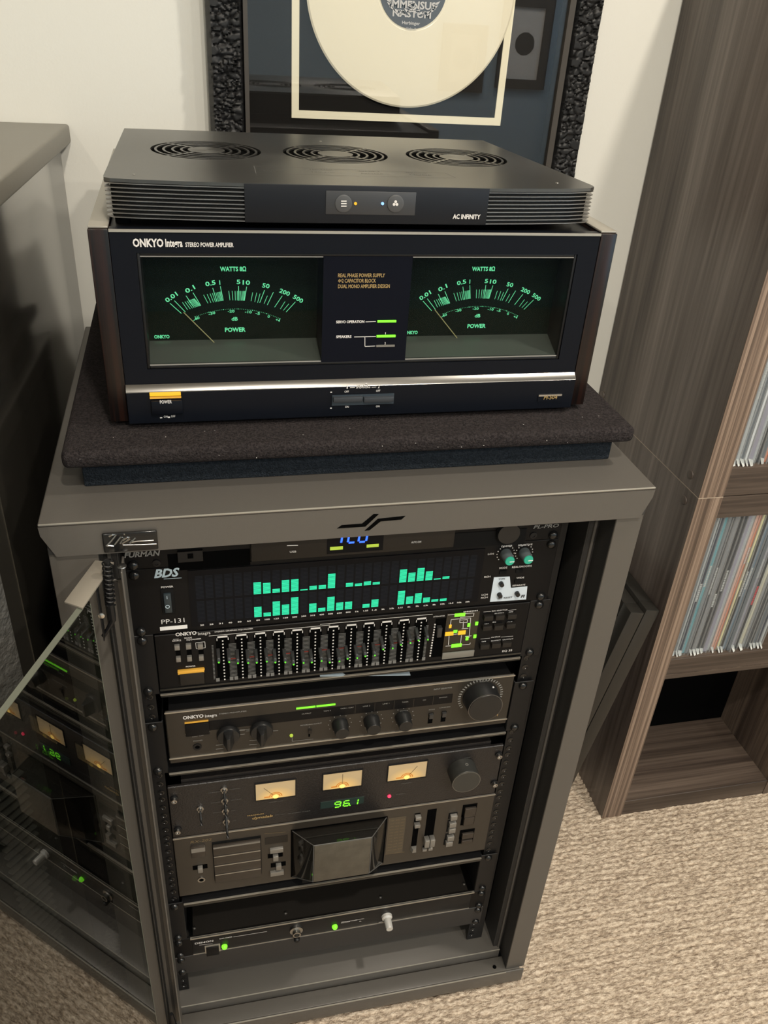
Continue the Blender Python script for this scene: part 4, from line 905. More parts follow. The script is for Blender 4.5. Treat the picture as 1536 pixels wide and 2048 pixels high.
    s = MB().box(cx - .004, cx + .004, y - .0004, y + .001, za, zb).build('fader_slot', 'void', t)
    for v in (38, 90): q = F.at(CJ, 608, v); MB().box(cx - .0042, cx + .0042, y - .007, y, q[2] - .003, q[2] + .003).build('fader_tip', 'greybtn', s, bevel=.0007)
    q = F.at(CJ, 580, 262); MB().hexa([(cx - .005, y, q[2] - .005), (cx + .005, y, q[2] - .005), (cx + .004, y, q[2] + .004), (cx - .004, y, q[2] + .004)], [(cx - .003, y - .006, q[2] - .004), (cx + .003, y - .006, q[2] - .004), (cx + .002, y - .006, q[2] + .003), (cx - .002, y - .006, q[2] + .003)]).build('fader_tip', 'greybtn', s)
    xa, xb = F.at(CJ, 680, 20)[0], F.at(CJ, 742, 20)[0]
    s = MB().box(xa, xb, y - .0004, y + .001, za + .003, zb + .004).build('fader_slot', 'void', t)
    mid = (xa + xb) / 2
    for dx in (-1, 1):
        a = F.at(CJ, 695, 195)[2]; MB().box(mid + dx * .0003, mid + dx * .0078, y - .010, y, a - .009, a + .007).build('fader_tip', 'greybtn', s, bevel=.0012)
        a = F.at(CJ, 690, 262)[2]; MB().box(mid + dx * .0012, mid + dx * .0078, y - .004, y, a - .0028, a + .0028).build('fader_foot', 'greybtn', s, bevel=.0006)
    for (u, v) in ((858, 38), (850, 88), (845, 128), (835, 182), (825, 220)): F.box('button', CJ, u - 20, v - 12, u + 22, v + 10, .006, 'greybtn', bevel=.0006); F.box('button_bezel', CJ, u - 28, v - 16, u + 26, v + 14, .0006, 'blackm')
    for (u0, v0, u1, v1) in ((935, -28, 1012, 30), (928, 35, 1000, 88), (915, 148, 998, 180), (910, 195, 992, 215)):
        F.box('button_well', CJ, u0 - 6, v0 - 6, u1 + 3, v1 + 4, .0006, 'void'); F.box('square_button', CJ, u0 + 6, v0 + 9, u1 - 4, v1, .004, 'deckbtn', bevel=.0008)
    d = MB(); F.txt(d, 'RX-202', CI, 310, 255, 475, .0050, bold=.0, shear=.2); d.build('brand_lettering', 'goldd', t, smooth=0)
    d = MB()
    for (s_, u, v, w_) in (('UNIDIRECTIONAL AUTO REVERSE', 540, 172, 840), ('TIMER', 880, 180, 1040)): F.line(d, CI, u, v, w_, v - (w_ - u) * .09, .0005)
    F.line(d, CJ, 385, 308, 520, 290, .0007); d.build('lettering', 'goldd', t, smooth=0)
M['smokefront'] = mat('scuffed_smoked_acrylic', (.055, .048, .036), .42, spec=.5, bump=(90, .25, .001), var=(60, (.075, .066, .050)))
M['tablep'] = mat('bronze_table', (.085, .068, .047), .45, .3, .5, bump=(300, .15, .0006))
cassette_deck()
def slim_unit():
    z0, z1 = -.7045, -.6605
    t = thing('slim_rack_unit', 'slim black rack unit with two green lamps and a white knob, lowest device', 'audio unit', (0, .1, z0))
    F = Face(0, t)
    plate(t, -.2413, .2413, z0, z1, 'panelk', th=.004)
    MB().box(-.214, .216, -.0012, -.0001, -.7005, z1 + .0012).build('face_plate', 'black', t, bevel=.0005)
    chassis(t, -.212, .212, z0 + .004, z1 - .003, .0045, .20, 'panel')
    e = MB().box(-.216, .220, -.0022, .001, z1 - .0012, z1 + .0008); e.box(-.214, .216, -.0016, -.0011, -.7015, -.7003); e.build('edge_trim', 'edge', t)
    for (c, u, v) in ((CI, 340, 905), (CI, 1042, 790), (CJ, 352, 607), (CJ, 935, 515)):
        q = unp(c[0] + u * c[2], c[1] + v * c[2], 2, z1 - .003); MB().lathe(q, [(.0028, 0), (.0026, .0012), (.001, .0018)], (0, 0, 1), 12).build('cover_screw', 'steel', t)
    F.y = -.0012
    l = MB(); F.txt(l, 'DENON', CI, 345, 1030, 488, .0040, bold=.02); F.line(l, CI, 378, 1035, 480, 1024, .0006); l.build('brand_lettering', 'w_text', t, smooth=0)
    d = MB(); F.txt(d, 'DN-C620', CI, 535, 990, 632, .0022, bold=.02); F.line(d, CI, 640, 972, 898, 930, .0007); F.txt(d, 'POWER', CI, 1468, 868, 1536, .0020)
    F.line(d, CJ, 80, 780, 190, 766, .0008); F.line(d, CJ, 175, 765, 238, 756, .0007); F.txt(d, 'MIN', CJ, 340, 785, 368, .0018); F.txt(d, 'R', CJ, 205, 778, 220, .002); d.build('lettering', 'w_text', t, smooth=0)
    F.box('power_button_bezel', CI, 420, 1045, 542, 1080, .0008, 'edge'); F.box('power_button', CI, 430, 1052, 532, 1095, .003, 'panelk', bevel=.0005)
    for (c, u, v) in ((CI, 572, 1045), (CI, 1418, 893)):
        q = F.at(c, u, v); MB().lathe((q[0], -.0012, q[2] + .001), [(.0042, 0), (.0044, .0022), (.0030, .0048), (.001, .0058)], n=18).build('green_lamp', 'green', t)
    q = F.at(CI, 1122, 915); s = MB().lathe(q, [(.0098, 0), (.0098, .0035), (.0062, .0045), (.0062, .010), (.0042, .010), (.0040, .004)], n=28).build('headphone_socket', 'steel', t)
    pg = MB().lathe((q[0], -.005, q[2] - .012), [(.0045, 0), (.0045, .007), (.003, .009)], n=20).build('socket_latch', 'black', s)
    q = F.at(CJ, 396, 735); k = MB().lathe((q[0], -.0012, q[2] - .002), [(.0085, 0), (.0082, .004), (.0058, .006), (.0054, .021), (.005, .022)], n=24).build('white_knob', 'whitek', t)
    for x in XS: screw(t, x, -.6667); screw(t, x, -.6985)
    b = thing('blank_panel', 'plain black blanking panel under the slim unit at the bottom of the rack', 'panel', (0, 0, -.7493))
    plate(b, -.2413, .2413, -.7490, -.7050, 'panelb', th=.003)
    for x in XS: screw(b, x, -.7112); screw(b, x, -.7429)
M['whitek'] = mat('silver_white_knob', (.55, .54, .51), .35, .3)
M['panelb'] = mat('grey_black_panel', (.020, .019, .019), .45)
slim_unit()
# ================================================================== felt isolation platform
M['lint'] = mat('white_lint', (.6, .58, .55), .9)
def platform():
    tag(MB().box(-.271, .290, .0145, .44, .1002, .1300).build('felt_base', 'felt2', None, bevel=.002), 'blue-black felt block on the rack top, under the wider felt slab', 'base')
    # soft slab: rounded, slightly uneven edges
    x0, x1, y0, y1, z0, z1 = -.2855, .3035, -.0055, .47, .1302, .1485
    m = MB(); nx, ny = 60, 44; r = .006
    tag(MB().box(x0, x1, y0, y1, z0, z1).build('felt_slab', 'felt', None, bevel=.0065, seg=4), 'thick black felt-covered slab under the power amplifier', 'slab')
    so = [o for o in COL.objects if o.name == 'felt_slab'][0]; lt = MB(); rs = random.Random(3)
    for k in range(24):
        x, y, z = (rs.uniform(x0 + .01, x1 - .01), rs.uniform(y0 + .008, .03), z1 - .0001) if k % 2 else (rs.uniform(x0 + .01, x1 - .01), y0 - .0003, rs.uniform(z0 + .004, z1 - .005)); r = rs.uniform(.00012, .0003); lt.box(x - r * 1.6, x + r * 1.6, y - r * .8, y + r * .8, z - r * .5, z + r)
    lo = lt.build('lint', 'lint', so); lo['kind'] = 'stuff'
platform()
# ================================================================== power amplifier
def power_amplifier():
    Y = .0446; zt, zb = .3403, .1547; cx = .0096; hw = .2515; D = .40
    t = thing('power_amplifier', 'black power amplifier with two green-lit power meters on the felt slab', 'amplifier', (cx, Y + D / 2, .1485))
    F = Face(Y, t)
    ck = .0175
    for sg in (-1, 1):
        MB().box(cx + sg * hw, cx + sg * (hw - ck), Y, Y + D, zb, zt).build('side_cheek', 'rosewood', t, bevel=.0012)
        for yy in (Y + .03, Y + D - .05): MB().lathe((cx + sg * .2, yy, .1484), [(.02, 0), (.021, .0072)], (0, 0, 1), 24).build('foot', 'blackm', t)
        MB().box(cx + sg * (hw - .0005), cx + sg * (hw - ck), Y + .002, Y + D, zt + .0001, zt + .0022).build('cheek_cap', 'capm', t, bevel=.0008)
    xl, xr = cx - hw + ck + .0003, cx + hw - ck - .0003
    zl1, zl0 = .1935, .1875
    wx0, wx1, wz0, wz1 = -.2025, .2225, .2085, .3195
    # upper face as a frame round the meter window
    fr = MB(); a, b = Y + .001, Y + .010
    fr.box(xl, wx0, a, b, zl1 - .004, zt); fr.box(wx1, xr, a, b, zl1 - .004, zt); fr.box(wx0, wx1, a, b, wz1, zt); fr.box(wx0, wx1, a, b, zl1 - .004, wz0)
    fr.build('upper_face', 'ampface', t)
    MB().box(xl, xr, Y - .0002, Y + .0008, zt - .0024, zt).build('top_edge', 'edge', t)
    MB().box(xl, xr, Y + .0105, Y + D, zb + .004, zt - .006).build('chassis', 'black', t)  if False else None
    ch = MB(); ch.box(xl, xr, Y + .05, Y + D, zb + .004, zt - .003); ch.box(xl, xr, Y + .0105, Y + .05, zt - .008, zt - .003); ch.build('chassis', 'black', t)
    # lower face with its sloping silver ledge
    lo = MB().box(xl, xr, Y - .006, Y + .010, zb, zl0); lo.build('lower_face', 'ampface', t, bevel=.0004, seg=1)
    MB().hexa([(xl, Y - .0061, zl0 + .0001), (xr, Y - .0061, zl0 + .0001), (xr, Y + .0005, zl0 + .0001), (xl, Y + .0005, zl0 + .0001)], [(xl, Y - .0056, zl0 + .0012), (xr, Y - .0056, zl0 + .0012), (xr, Y + .0005, zl1), (xl, Y + .0005, zl1)]).build('silver_ledge', 'ledgem', t)
    # bezel, well and meters
    bz = MB(); g = .0028
    for q in ((wx0, wx0 + g, wz0, wz1), (wx1 - g, wx1, wz0, wz1), (wx0 + g, wx1 - g, wz1 - g, wz1), (wx0 + g, wx1 - g, wz0, wz0 + g)): bz.box(q[0], q[1], Y + .0022, Y + .048, q[2], q[3])
    bz.build('window_bezel', 'black', t, bevel=.0008)
    yd = Y + .035
    cpx0, cpx1 = -.0335, .0530
    MB().box(cpx0, cpx1, Y + .0025, Y + .046, wz0 + g, wz1 - g).build('centre_panel', 'centrep', t)
    dxr = .2535
    def dial(dx):
        x0, x1 = (wx0 + g, cpx0 - .0003) if dx == 0 else (cpx1 + .0003, wx1 - g)
        mt = MB().box(x0, x1, yd, yd + .004, wz0 + g, wz1 - g).build('power_meter', 'dial', t)
        zg = F.at(CA, 415, 743, yd)[2]; zf = wz0 + g
        MB().hexa([(x0, Y + .006, zf), (x1, Y + .006, zf), (x1, yd - .0003, zf), (x0, yd - .0003, zf)], [(x0, Y + .006, zf + .0016), (x1, Y + .006, zf + .0016), (x1, yd - .0003, zg), (x0, yd - .0003, zg)]).build('grey_ledge', 'dialledge', mt)
        gl = MB().box(x0, x1, Y + .0036, Y + .0050, wz0 + g, wz1 - g).build('meter_glass', 'ampglass', mt)
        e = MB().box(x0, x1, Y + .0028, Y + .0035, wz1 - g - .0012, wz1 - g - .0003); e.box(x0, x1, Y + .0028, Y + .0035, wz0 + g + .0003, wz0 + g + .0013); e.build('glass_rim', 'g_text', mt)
        d = MB(); dim = MB()
        P = lambda u, v: (lambda q: (q[0] + dx, q[2]))(F.at(CA, u, v, yd))
        ys = yd - .0004
        def tick(a, b, tk, mb): 
            ax, az = P(*a); bx, bz_ = P(*b); dd = Vector((bx - ax, 0, bz_ - az)); n = Vector((-dd.z, 0, dd.x)).normalized() * tk / 2
            A, B = Vector((ax, ys, az)), Vector((bx, ys, bz_)); mb.add([A - n, B - n, B + n, A + n], [(0, 1, 2, 3)])
        for a, b in (((512, 530), (577, 588)), ((537, 515), (600, 580)), ((603, 487), (645, 548)), ((643, 470), (687, 543)), ((755, 443), (778, 520)), ((798, 433), (815, 515)), ((902, 432), (903, 515)), ((948, 435), (935, 515)), ((1050, 455), (1022, 527)), ((1100, 467), (1065, 540)), ((1150, 488), (1107, 552)), ((1225, 522), (1172, 580))):
            tick(a, b, .00055, d)
        lg = [0, .2, .37, .5, .61, .70, .78, .85, .91, .96]
        for a0, b0, a1, b1 in (((583, 525), (612, 567), ), ) if False else (((583, 525), (612, 567), (652, 502), (687, 543)), ((703, 482), (728, 530), (803, 463), (813, 515)), ((846, 460), (853, 512), (943, 460), (936, 515))):
            for k in lg: tick([a0[i] + (a1[i] - a0[i]) * k for i in (0, 1)], [b0[i] + (b1[i] - b0[i]) * k for i in (0, 1)], .00045, d)
        for a, b in (((982, 468), (973, 518)), ((1005, 470), (994, 522)), ((1024, 475), (1010, 527)), ((1066, 487), (1047, 532)), ((1166, 520), (1140, 562)), ((1188, 533), (1157, 570))): tick(a, b, .00045, d)
        ar = [P(655, 607), P(870, 562), P(1137, 618)]
        A_ = np.array([[2 * x, 2 * z, 1] for x, z in ar]); s = np.linalg.solve(A_, [x * x + z * z for x, z in ar]); R = math.sqrt(s[2] + s[0] ** 2 + s[1] ** 2)
        a0 = math.atan2(ar[0][1] - s[1], ar[0][0] - s[0]); a1 = math.atan2(ar[2][1] - s[1], ar[2][0] - s[0])
        for k in range(49):
            a = a0 + (a1 - a0) * k / 48; r = .00045 if k % 8 else .0008; px, pz = s[0] + R * math.cos(a), s[1] + R * math.sin(a); d.box(px - r / 2, px + r / 2, ys - .0002, ys, pz - r / 2, pz + r / 2)
        tl = [('0.01', 527, 505, 34, .0042), ('0.1', 632, 460, 28, .0042), ('0.5', 745, 428, 12, .0042), ('1', 796, 424, 3, .0042), ('5', 902, 420, 0, .0042), ('10', 946, 424, -3, .0042), ('50', 1056, 442, -10, .0042), ('200', 1160, 478, -22, .0042), ('500', 1235, 515, -30, .0042),
              ('-40', 665, 624, 25, .0026), ('-30', 752, 594, 12, .0026), ('-20', 860, 582, 0, .0026), ('-10', 957, 586, -5, .0026), ('-5', 1010, 594, -8, .0026), ('0', 1072, 612, -14, .0026), ('+4', 1123, 632, -20, .0026), ('dB', 880, 628, 0, .0036)]
        for s_, u, v, rt, h in tl:
            px, pz = P(u, v); text(d, s_, px, pz, None if s_ == '1' else len(s_) * h * (.85 if '.' not in s_ else .78), h, ys, bold=.02, rot=math.radians(rt), center=True)
        for s_, u, v, u1, h in (('WATTS 8Ω', 797, 347, 945, .0042), ('POWER', 825, 692, 942, .0042), ('ONKYO', 423, 730, 510, .0034)):
            px, pz = P(u, v); qx, _ = P(u1, v); text(d, s_, px, pz, qx - px, h, ys, bold=.03)
        d.build('scale_print', 'dialg', mt, smooth=0)
        px, pz = P(1165, 785); qx, _ = P(1325, 775); text(dim, 'PEAK PROGRAM', px, pz, qx - px, .0024, ys - .016); dim.build('ledge_print', 'd_text', mt, smooth=0)
        ax, az = P(590, 575); bx, bz_ = P(762, 745)
        MB().tube([(ax, yd - .004, az), (bx, yd - .004, bz_)], .00045, 6).build('meter_needle', 'needle', mt)
        # the lamp inside each meter lights its dial from above
        l = bpy.data.lights.new('meter_lamp', 'AREA'); l.shape = 'RECTANGLE'; l.size = .05; l.size_y = .004; l.energy = .0022; l.color = (.1, 1, .5)
        o = bpy.data.objects.new('meter_lamp', l); COL.objects.link(o); o.parent = t; o.location = np.array([(x0 + x1) / 2, yd - .012, wz1 - g - .001]) - WL[t.name]; o.rotation_euler = (0, 0, 0)
    dial(0); dial(dxr)
    # centre panel print and lamps
    F.y = Y + .0024
    d = MB(); F.txt(d, 'REAL PHASE POWER SUPPLY', CB, 130, 312, 348, .0036); F.txt(d, '4×2 CAPACITOR BLOCK', CB, 130, 337, 306, .0036); F.txt(d, 'DUAL MONO AMPLIFIER DESIGN', CB, 130, 363, 370, .0036); d.build('gold_lettering', 'gold', t, smooth=0)
    d = MB(); F.txt(d, 'SERVO OPERATION', CB, 121, 526, 252, .0026, bold=.03); F.txt(d, 'SPEAKERS', CB, 121, 595, 192, .0026, bold=.03)
    F.line(d, CB, 258, 520, 306, 518, .0006); F.line(d, CB, 205, 590, 306, 588, .0006); F.line(d, CB, 255, 590, 255, 634, .0006); F.line(d, CB, 255, 634, 303, 632, .0006); F.txt(d, '1', CB, 349, 578, 352, .0022); F.txt(d, '2', CB, 346, 624, 352, .0022)
    d.build('lettering', 'w_text', t, smooth=0)
    for nm, u0, v0, u1, v1, m in (('servo_lamp', 314, 513, 400, 521, 'green'), ('speaker_lamp', 310, 582, 397, 590, 'green'), ('unlit_lamp', 308, 628, 393, 634, 'greybtn')): F.box(nm, CB, u0, v0, u1, v1, .0012, m)
    F.y = Y + .0009
    l = MB(); F.txt(l, 'ONKYO', CA, 302, 207, 476, .0068, bold=.035); F.txt(l, 'Integra', CA, 487, 207, 584, .0066, bold=.03); F.txt(l, 'STEREO POWER AMPLIFIER', CA, 600, 208, 873, .0038, bold=.02); l.build('brand_lettering', 'w_text', t, smooth=0)
    # lower face controls
    F.y = Y - .0061
    F.box('power_lamp', CA, 395, 1038, 574, 1053, .0014, 'amber', bevel=.0004)
    MB().box(*(lambda r: (r[0], r[1], F.y - .0012, F.y, r[2], r[3]))(F.r(CA, 397, 1063, 576, 1067))).build('lamp_trim', 'ambers', t)
    F.box('power_button', CA, 403, 1080, 588, 1150, .004, 'ampface', bevel=.0008)
    d = MB(); q = F.y; F.y = q - .004; F.txt(d, 'POWER', CA, 455, 1100, 523, .0034, bold=.02); F.y = q; F.txt(d, 'ON', CA, 477, 1180, 500, .0022); F.txt(d, 'OFF', CA, 518, 1178, 543, .0022); F.line(d, CA, 455, 1181, 468, 1180, .001); F.line(d, CA, 500, 1178, 512, 1177, .0016)
    F.txt(d, 'SPEAKERS', CB, 214, 829, 280, .0032); F.txt(d, '1', CB, 170, 831, 175, .0034); F.txt(d, '2', CB, 315, 828, 323, .0034); F.line(d, CB, 186, 826, 208, 825, .0006); F.line(d, CB, 286, 824, 308, 823, .0006)
    F.txt(d, 'OFF', CB, 160, 849, 180, .0022); F.txt(d, 'OFF', CB, 307, 845, 326, .0022); F.txt(d, 'ON', CB, 163, 920, 180, .0022); F.txt(d, 'ON', CB, 306, 917, 323, .0022)
    for (u, v) in ((98, 847), (97, 921), (262, 807)): F.line(d, CB, u - 4, v, u + 4, v, .0012)
    d.build('panel_lettering', 'w_text', t, smooth=0)
    sw = F.box('speaker_switch_well', CB, 103, 862, 388, 900, .0008, 'steelblue')
    for (a, b) in ((106, 240), (248, 384)):
        s = F.box('speaker_switch', CB, a, 866, b, 886, .005, 'swm', bevel=.0006)
    F.box('badge', CB, 1062, 862, 1170, 888, .0008, 'ampface'); F.box('badge_edge', CB, 1064, 859, 1170, 863, .0012, 'silver')
    d = MB(); F.y -= .0008; F.txt(d, 'M-504', CB, 1086, 881, 1148, .0046, bold=.01, shear=.15); d.build('badge_lettering', 'gold', t, smooth=0)
M['capm'] = mat('cheek_top_cap', (.30, .28, .24), .35, .3, .5)
M['centrep'] = mat('blue_black_panel', (.0022, .003, .007), .4, spec=.12)
M['steelblue'] = mat('dark_blue_steel', (.06, .08, .10), .35, .6)
M['swm'] = mat('slate_switch', (.045, .05, .058), .4, .4)
power_amplifier()
# ================================================================== cooling fan unit
def fan_unit():
    z0, z1 = .3462, .3795; fh = z1 - z0
    t = thing('fan_unit', 'flat dark cooling unit with three round fan grilles, resting on the amplifier', 'fan', (.007, .2, .3425))
    yc = .050; XL, XR = -.2255, .2395; ca, cb = -.1055, .1235
    def outline(off=0.0, seg=9):
        pts = []
        # left end from the back, curving to the flat centre, then to the right end
        L = [(XL, .071), (XL + .0006, .0645), (XL + .006, .0600), (XL + .03, .0565), (XL + .07, .0530), (ca, .0502)]
        R = [(cb, .0502), (XR - .07, .0530), (XR - .03, .0570), (XR - .008, .0620), (XR - .0012, .0690), (XR, .077)]
        return [(x + (off if x < 0 else -off) * (1 if abs(x) > .2 else 0), y + off) for x, y in L + R]
    yb = .350
    back = [(.2135, yb), (-.2200, yb)]
    poly = outline(.0045) + [(.2135, yb), (-.2200, yb)]
    MB().pxy(poly, z0, z1 - .003).build('body', 'fin', t)
    # top plate with three round openings
    cs = [(-.1322, .2185), (.0040, .2185), (.1400, .2185)]; R = .0565; zt = z1
    m = MB(); n = 48; sq = .0645
    def patch(cx, cy):
        vs = []; 
        for i in range(n):
            a = 2 * math.pi * i / n; vs.append((cx + R * math.cos(a), cy + R * math.sin(a), zt))
        for i in range(n):
            a = 2 * math.pi * i / n; k = sq / max(abs(math.cos(a)), abs(math.sin(a))); vs.append((cx + k * math.cos(a), cy + k * math.sin(a), zt))
        for i in range(n):
            vs.append((vs[i][0], vs[i][1], zt - .003))
        fs = [(i, (i + 1) % n, n + (i + 1) % n, n + i) for i in range(n)] + [(2 * n + i, 2 * n + (i + 1) % n, (i + 1) % n, i) for i in range(n)]
        m.add(vs, fs)
    for c in cs: patch(*c)
    ya, yb2 = cs[0][1] - sq, cs[0][1] + sq; q = lambda *p: m.add([(x, y, zt) for x, y in p], [tuple(range(len(p)))])
    xs = [c[0] for c in cs]
    q((xs[0] + sq, ya), (xs[1] - sq, ya), (xs[1] - sq, yb2), (xs[0] + sq, yb2)); q((xs[1] + sq, ya), (xs[2] - sq, ya), (xs[2] - sq, yb2), (xs[1] + sq, yb2))
    side = lambda y: (XL + (y - .071) / (yb - .071) * (-.2200 - XL), XR + (y - .077) / (yb - .077) * (.2135 - XR))
    q((side(ya)[0], ya), (xs[0] - sq, ya), (xs[0] - sq, yb2), (side(yb2)[0], yb2)); q((xs[2] + sq, ya), (side(ya)[1], ya), (side(yb2)[1], yb2), (xs[2] + sq, yb2))
    q((side(yb2)[0], yb2), (xs[0] - sq, yb2), (xs[0] + sq, yb2), (xs[1] - sq, yb2), (xs[1] + sq, yb2), (xs[2] - sq, yb2), (xs[2] + sq, yb2), (side(yb2)[1], yb2), (.2135, yb), (-.2200, yb))
    ol = outline(0)
    q(*(ol + [(side(ya)[1], ya), (xs[2] + sq, ya), (xs[2] - sq, ya), (xs[1] + sq, ya), (xs[1] - sq, ya), (xs[0] + sq, ya), (xs[0] - sq, ya), (side(ya)[0], ya)]))
    # rim of the plate
    rim = ol + [(.2135, yb), (-.2200, yb)]
    for i in range(len(rim)):
        a, b = rim[i], rim[(i + 1) % len(rim)]; m.add([(a[0], a[1], zt), (b[0], b[1], zt), (b[0], b[1], zt - .003), (a[0], a[1], zt - .003)], [(0, 1, 2, 3)])
    m.build('top_plate', 'fanmetal', t, smooth=30)
    for (cx, cy) in cs:
        MB().cyl((cx, cy, z1 - .0029), R + .003, .0006, (0, 0, 1), 40).build('fan_well', 'void', t)
        g = MB()
        for r in (.0255, .0345, .0435, .0515): g.ring((cx, cy, zt - .0016), r - .0012, r + .0012, .0016, (0, 0, 1), 48)
        for k in range(4):
            a = math.radians(45 + 90 * k); d = Vector((math.cos(a), math.sin(a), 0)); s = Vector((-d.y, d.x, 0)) * .0016; p0 = Vector((cx, cy, zt - .0012)) + d * .016; p1 = Vector((cx, cy, zt - .0012)) + d * (R + .001)
            g.hexa([p0 - s, p1 - s, p1 + s, p0 + s], [v + Vector((0, 0, .0011)) for v in (p0 - s, p1 - s, p1 + s, p0 + s)])
        gg = g.build('grille', 'fanmetal', t); MB().cyl((cx, cy, zt - .0016), .0190, .0016, (0, 0, 1), 40).build('grille_hub', 'fanmetal', gg)
    # stacked cooling fins at both ends of the front
    ol = outline(0)
    nL = [p for p in ol if p[0] <= ca + 1e-6]; nR = [p for p in ol if p[0] >= cb - 1e-6]
    nf = 9
    for k in range(nf):
        z = z0 + .0004 + k * (fh - .0048) / (nf - 1) * 1.0
        for sd in (nL, nR):
            inner = [(x, y + .0050) for x, y in sd][::-1]
            if sd is nL: inner = [(x + (.004 if x < XL + .002 else 0), y) for x, y in inner]
            else: inner = [(x - (.004 if x > XR - .003 else 0), y) for x, y in inner]
            MB().pxy(sd + inner, z, z + .0008).build('cooling_fin', 'fin2', t, smooth=40)
    MB().box(ca, cb, .0497, .056, z0 - .0002, z1 - .0002).build('front_plate', 'fanfront', t, bevel=.0005)
    F = Face(.0496, t)
    a = F.at(C1, 652, 381); b = F.at(C1, 829, 433)
    cp = MB().box(a[0], b[0], .0490, .0498, b[2] + .001, a[2]).build('control_panel', 'ctrlp', t, bevel=.0006)
    F.y = .0489
    for (u, v) in ((687, 407), (791, 407)):
        q = F.at(C1, u, v); MB().lathe(q, [(.0078, 0), (.0078, .0008), (.0066, .0012)], n=32).build('round_button', 'fanbtn', cp)
    F.y = .0476; d = MB()
    for v in (402, 407, 412): F.line(d, C1, 682, v, 693, v, .0010)
    q = F.at(C1, 791, 407)
    for k in range(3):
        a = math.radians(90 + 120 * k); d.cyl((q[0] + .0016 * math.cos(a), F.y, q[2] + .0016 * math.sin(a)), .0013, .0003, n=12)
    d.build('button_symbols', 'w_text', cp, smooth=0); F.y = .0489
    for (u, v, mm) in ((711, 407, 'amber'), (765, 407, 'bluel')): F.knob('indicator_lamp', C1, u, v, .0014, .0012, mm, par=cp, n=12)
    F.y = .0490; d = MB(); F.txt(d, 'AC INFINITY', C1, 905, 437, 960, .0040, bold=.03); d.build('brand_lettering', 'w_text', t, smooth=0)
    # faint printed spec panel and feet
    d = MB(); z = z1 + .0002
    P = [unp(u, v, 2, z) for u, v in ((508, 332), (890, 346), (912, 356), (512, 347))]
    for i in range(4):
        a, b = Vector(P[i]), Vector(P[(i + 1) % 4]); n_ = (b - a).cross(Vector((0, 0, 1))).normalized() * .0003; d.add([a - n_, b - n_, b + n_, a + n_], [(0, 1, 2, 3)])
    rows = [(.25, ['COOLING SYSTEM', '100-240V', 'QUIET', 'REAR EXHAUST']), (.62, ['AIRFLOW', '12V DC', 'NOISE', 'MODE'])]
    for tt, ws in rows:
        for j, s in enumerate(ws):
            l_ = P[0] + (P[3] - P[0]) * tt; r_ = P[1] + (P[2] - P[1]) * tt; s0 = l_ + (r_ - l_) * (.03 + .25 * j); dx = (r_ - l_) / np.linalg.norm(r_ - l_)
            text(d, s, 0, 0, .022, .0022, 0, bold=0, fn=lambda a, b, s0=s0: (s0[0] + a, s0[1] + b * 1.6, z))
    d.build('spec_print', 'd_text', t, smooth=0)
    for (x, y) in ((XL + .012, .085), (XR - .014, .09), (-.20, .32), (.19, .32)):
        MB().lathe((x, y, .3426 if abs(x) > .222 else .3374), [(.007, 0), (.007, z0 - (.3426 if abs(x) > .222 else .3374) + .0001)], (0, 0, 1), 18).build('foot', 'blackm', t)
    for (x, y) in ((-.2, .078), (.205, .084), (0, .30)): MB().lathe((x, y, z1), [(.0016, 0), (.0012, .0004)], (0, 0, 1), 12).build('cover_screw', 'steel', t)
M['fin2'] = mat('fin_edge', (.30, .29, .28), .34, .95, .5)
M['ctrlp'] = mat('control_grey', (.030, .031, .034), .4)
M['fanbtn'] = mat('charcoal_button', (.055, .056, .058), .4)
M['bluel'] = glow('blue_white_lamp', (.25, .5, 1), 1.6)
fan_unit()
# ================================================================== shelving cubes on the right
SY = .237; SX = .5913; ST = .0430; SR = 1.005; SB = YW - .004
def shelf_unit(name, label, zb, zt, levels, bottom, back_at=None):
    t = thing(name, label, 'shelving', ((SX + SR) / 2, (SY + SB) / 2, zb))
    MB().box(SX, SX + ST, SY + .0012, SB, zb, zt).build('side_panel', 'shside', t); MB().box(SX, SX + ST, SY, SY + .0011, zb, zt).build('front_edge', 'shf', t)
    MB().box(SR - ST, SR, SY, SB, zb, zt).build('side_panel', 'shv', t)
    for (a, b) in levels: MB().box(SX + ST + .0002, SR - ST - .0002, SY + .001, SB - .01, a, b).build('board', 'shx', t, bevel=.0006, seg=1)
    MB().box(SX + ST, SR - ST, SB - .008, SB, zb + .01, zt - .01).build('back_panel', 'blackm', t)
    return t
lower = shelf_unit('cube_shelf', 'dark zebra-wood cube shelf on the carpet, its bottom cell empty', FL, -.1062, [(-.146, -.1064), (-.491, -.444), (-.864, -.823)], True)
MB().box(SX + ST, SR - ST, .420, .424, -.823, -.4912).build('cell_back', 'void', lower)
MB().box(SX + ST + .0002, SR - ST, SY + .0004, SY + .0012, -.4805, -.4795).build('board_groove', 'shv', lower)
MB().box(SX - .0002, SX + ST, SY - .0003, SB, -.1062, -.1051).build('edge_band', 'band', lower)
upper = shelf_unit('cube_shelf', 'dark zebra-wood cube shelf standing on top of the lower cube shelf', -.1050, .66, [(-.1048, -.055), (.29, .33), (.62, .659)], False)
for par, (u, v), z_ in ((upper, (1381, 949), 0), (lower, (1368, 1000), 0), (upper, (1205, 790), 0)):
    q = unp(u, v, 0, SX - .0002); MB().lathe((SX, q[1], q[2]), [(.0075, 0), (.0072, .0012), (.006, .0016)], (-1, 0, 0), 24).build('cover_cap', 'capw', par)
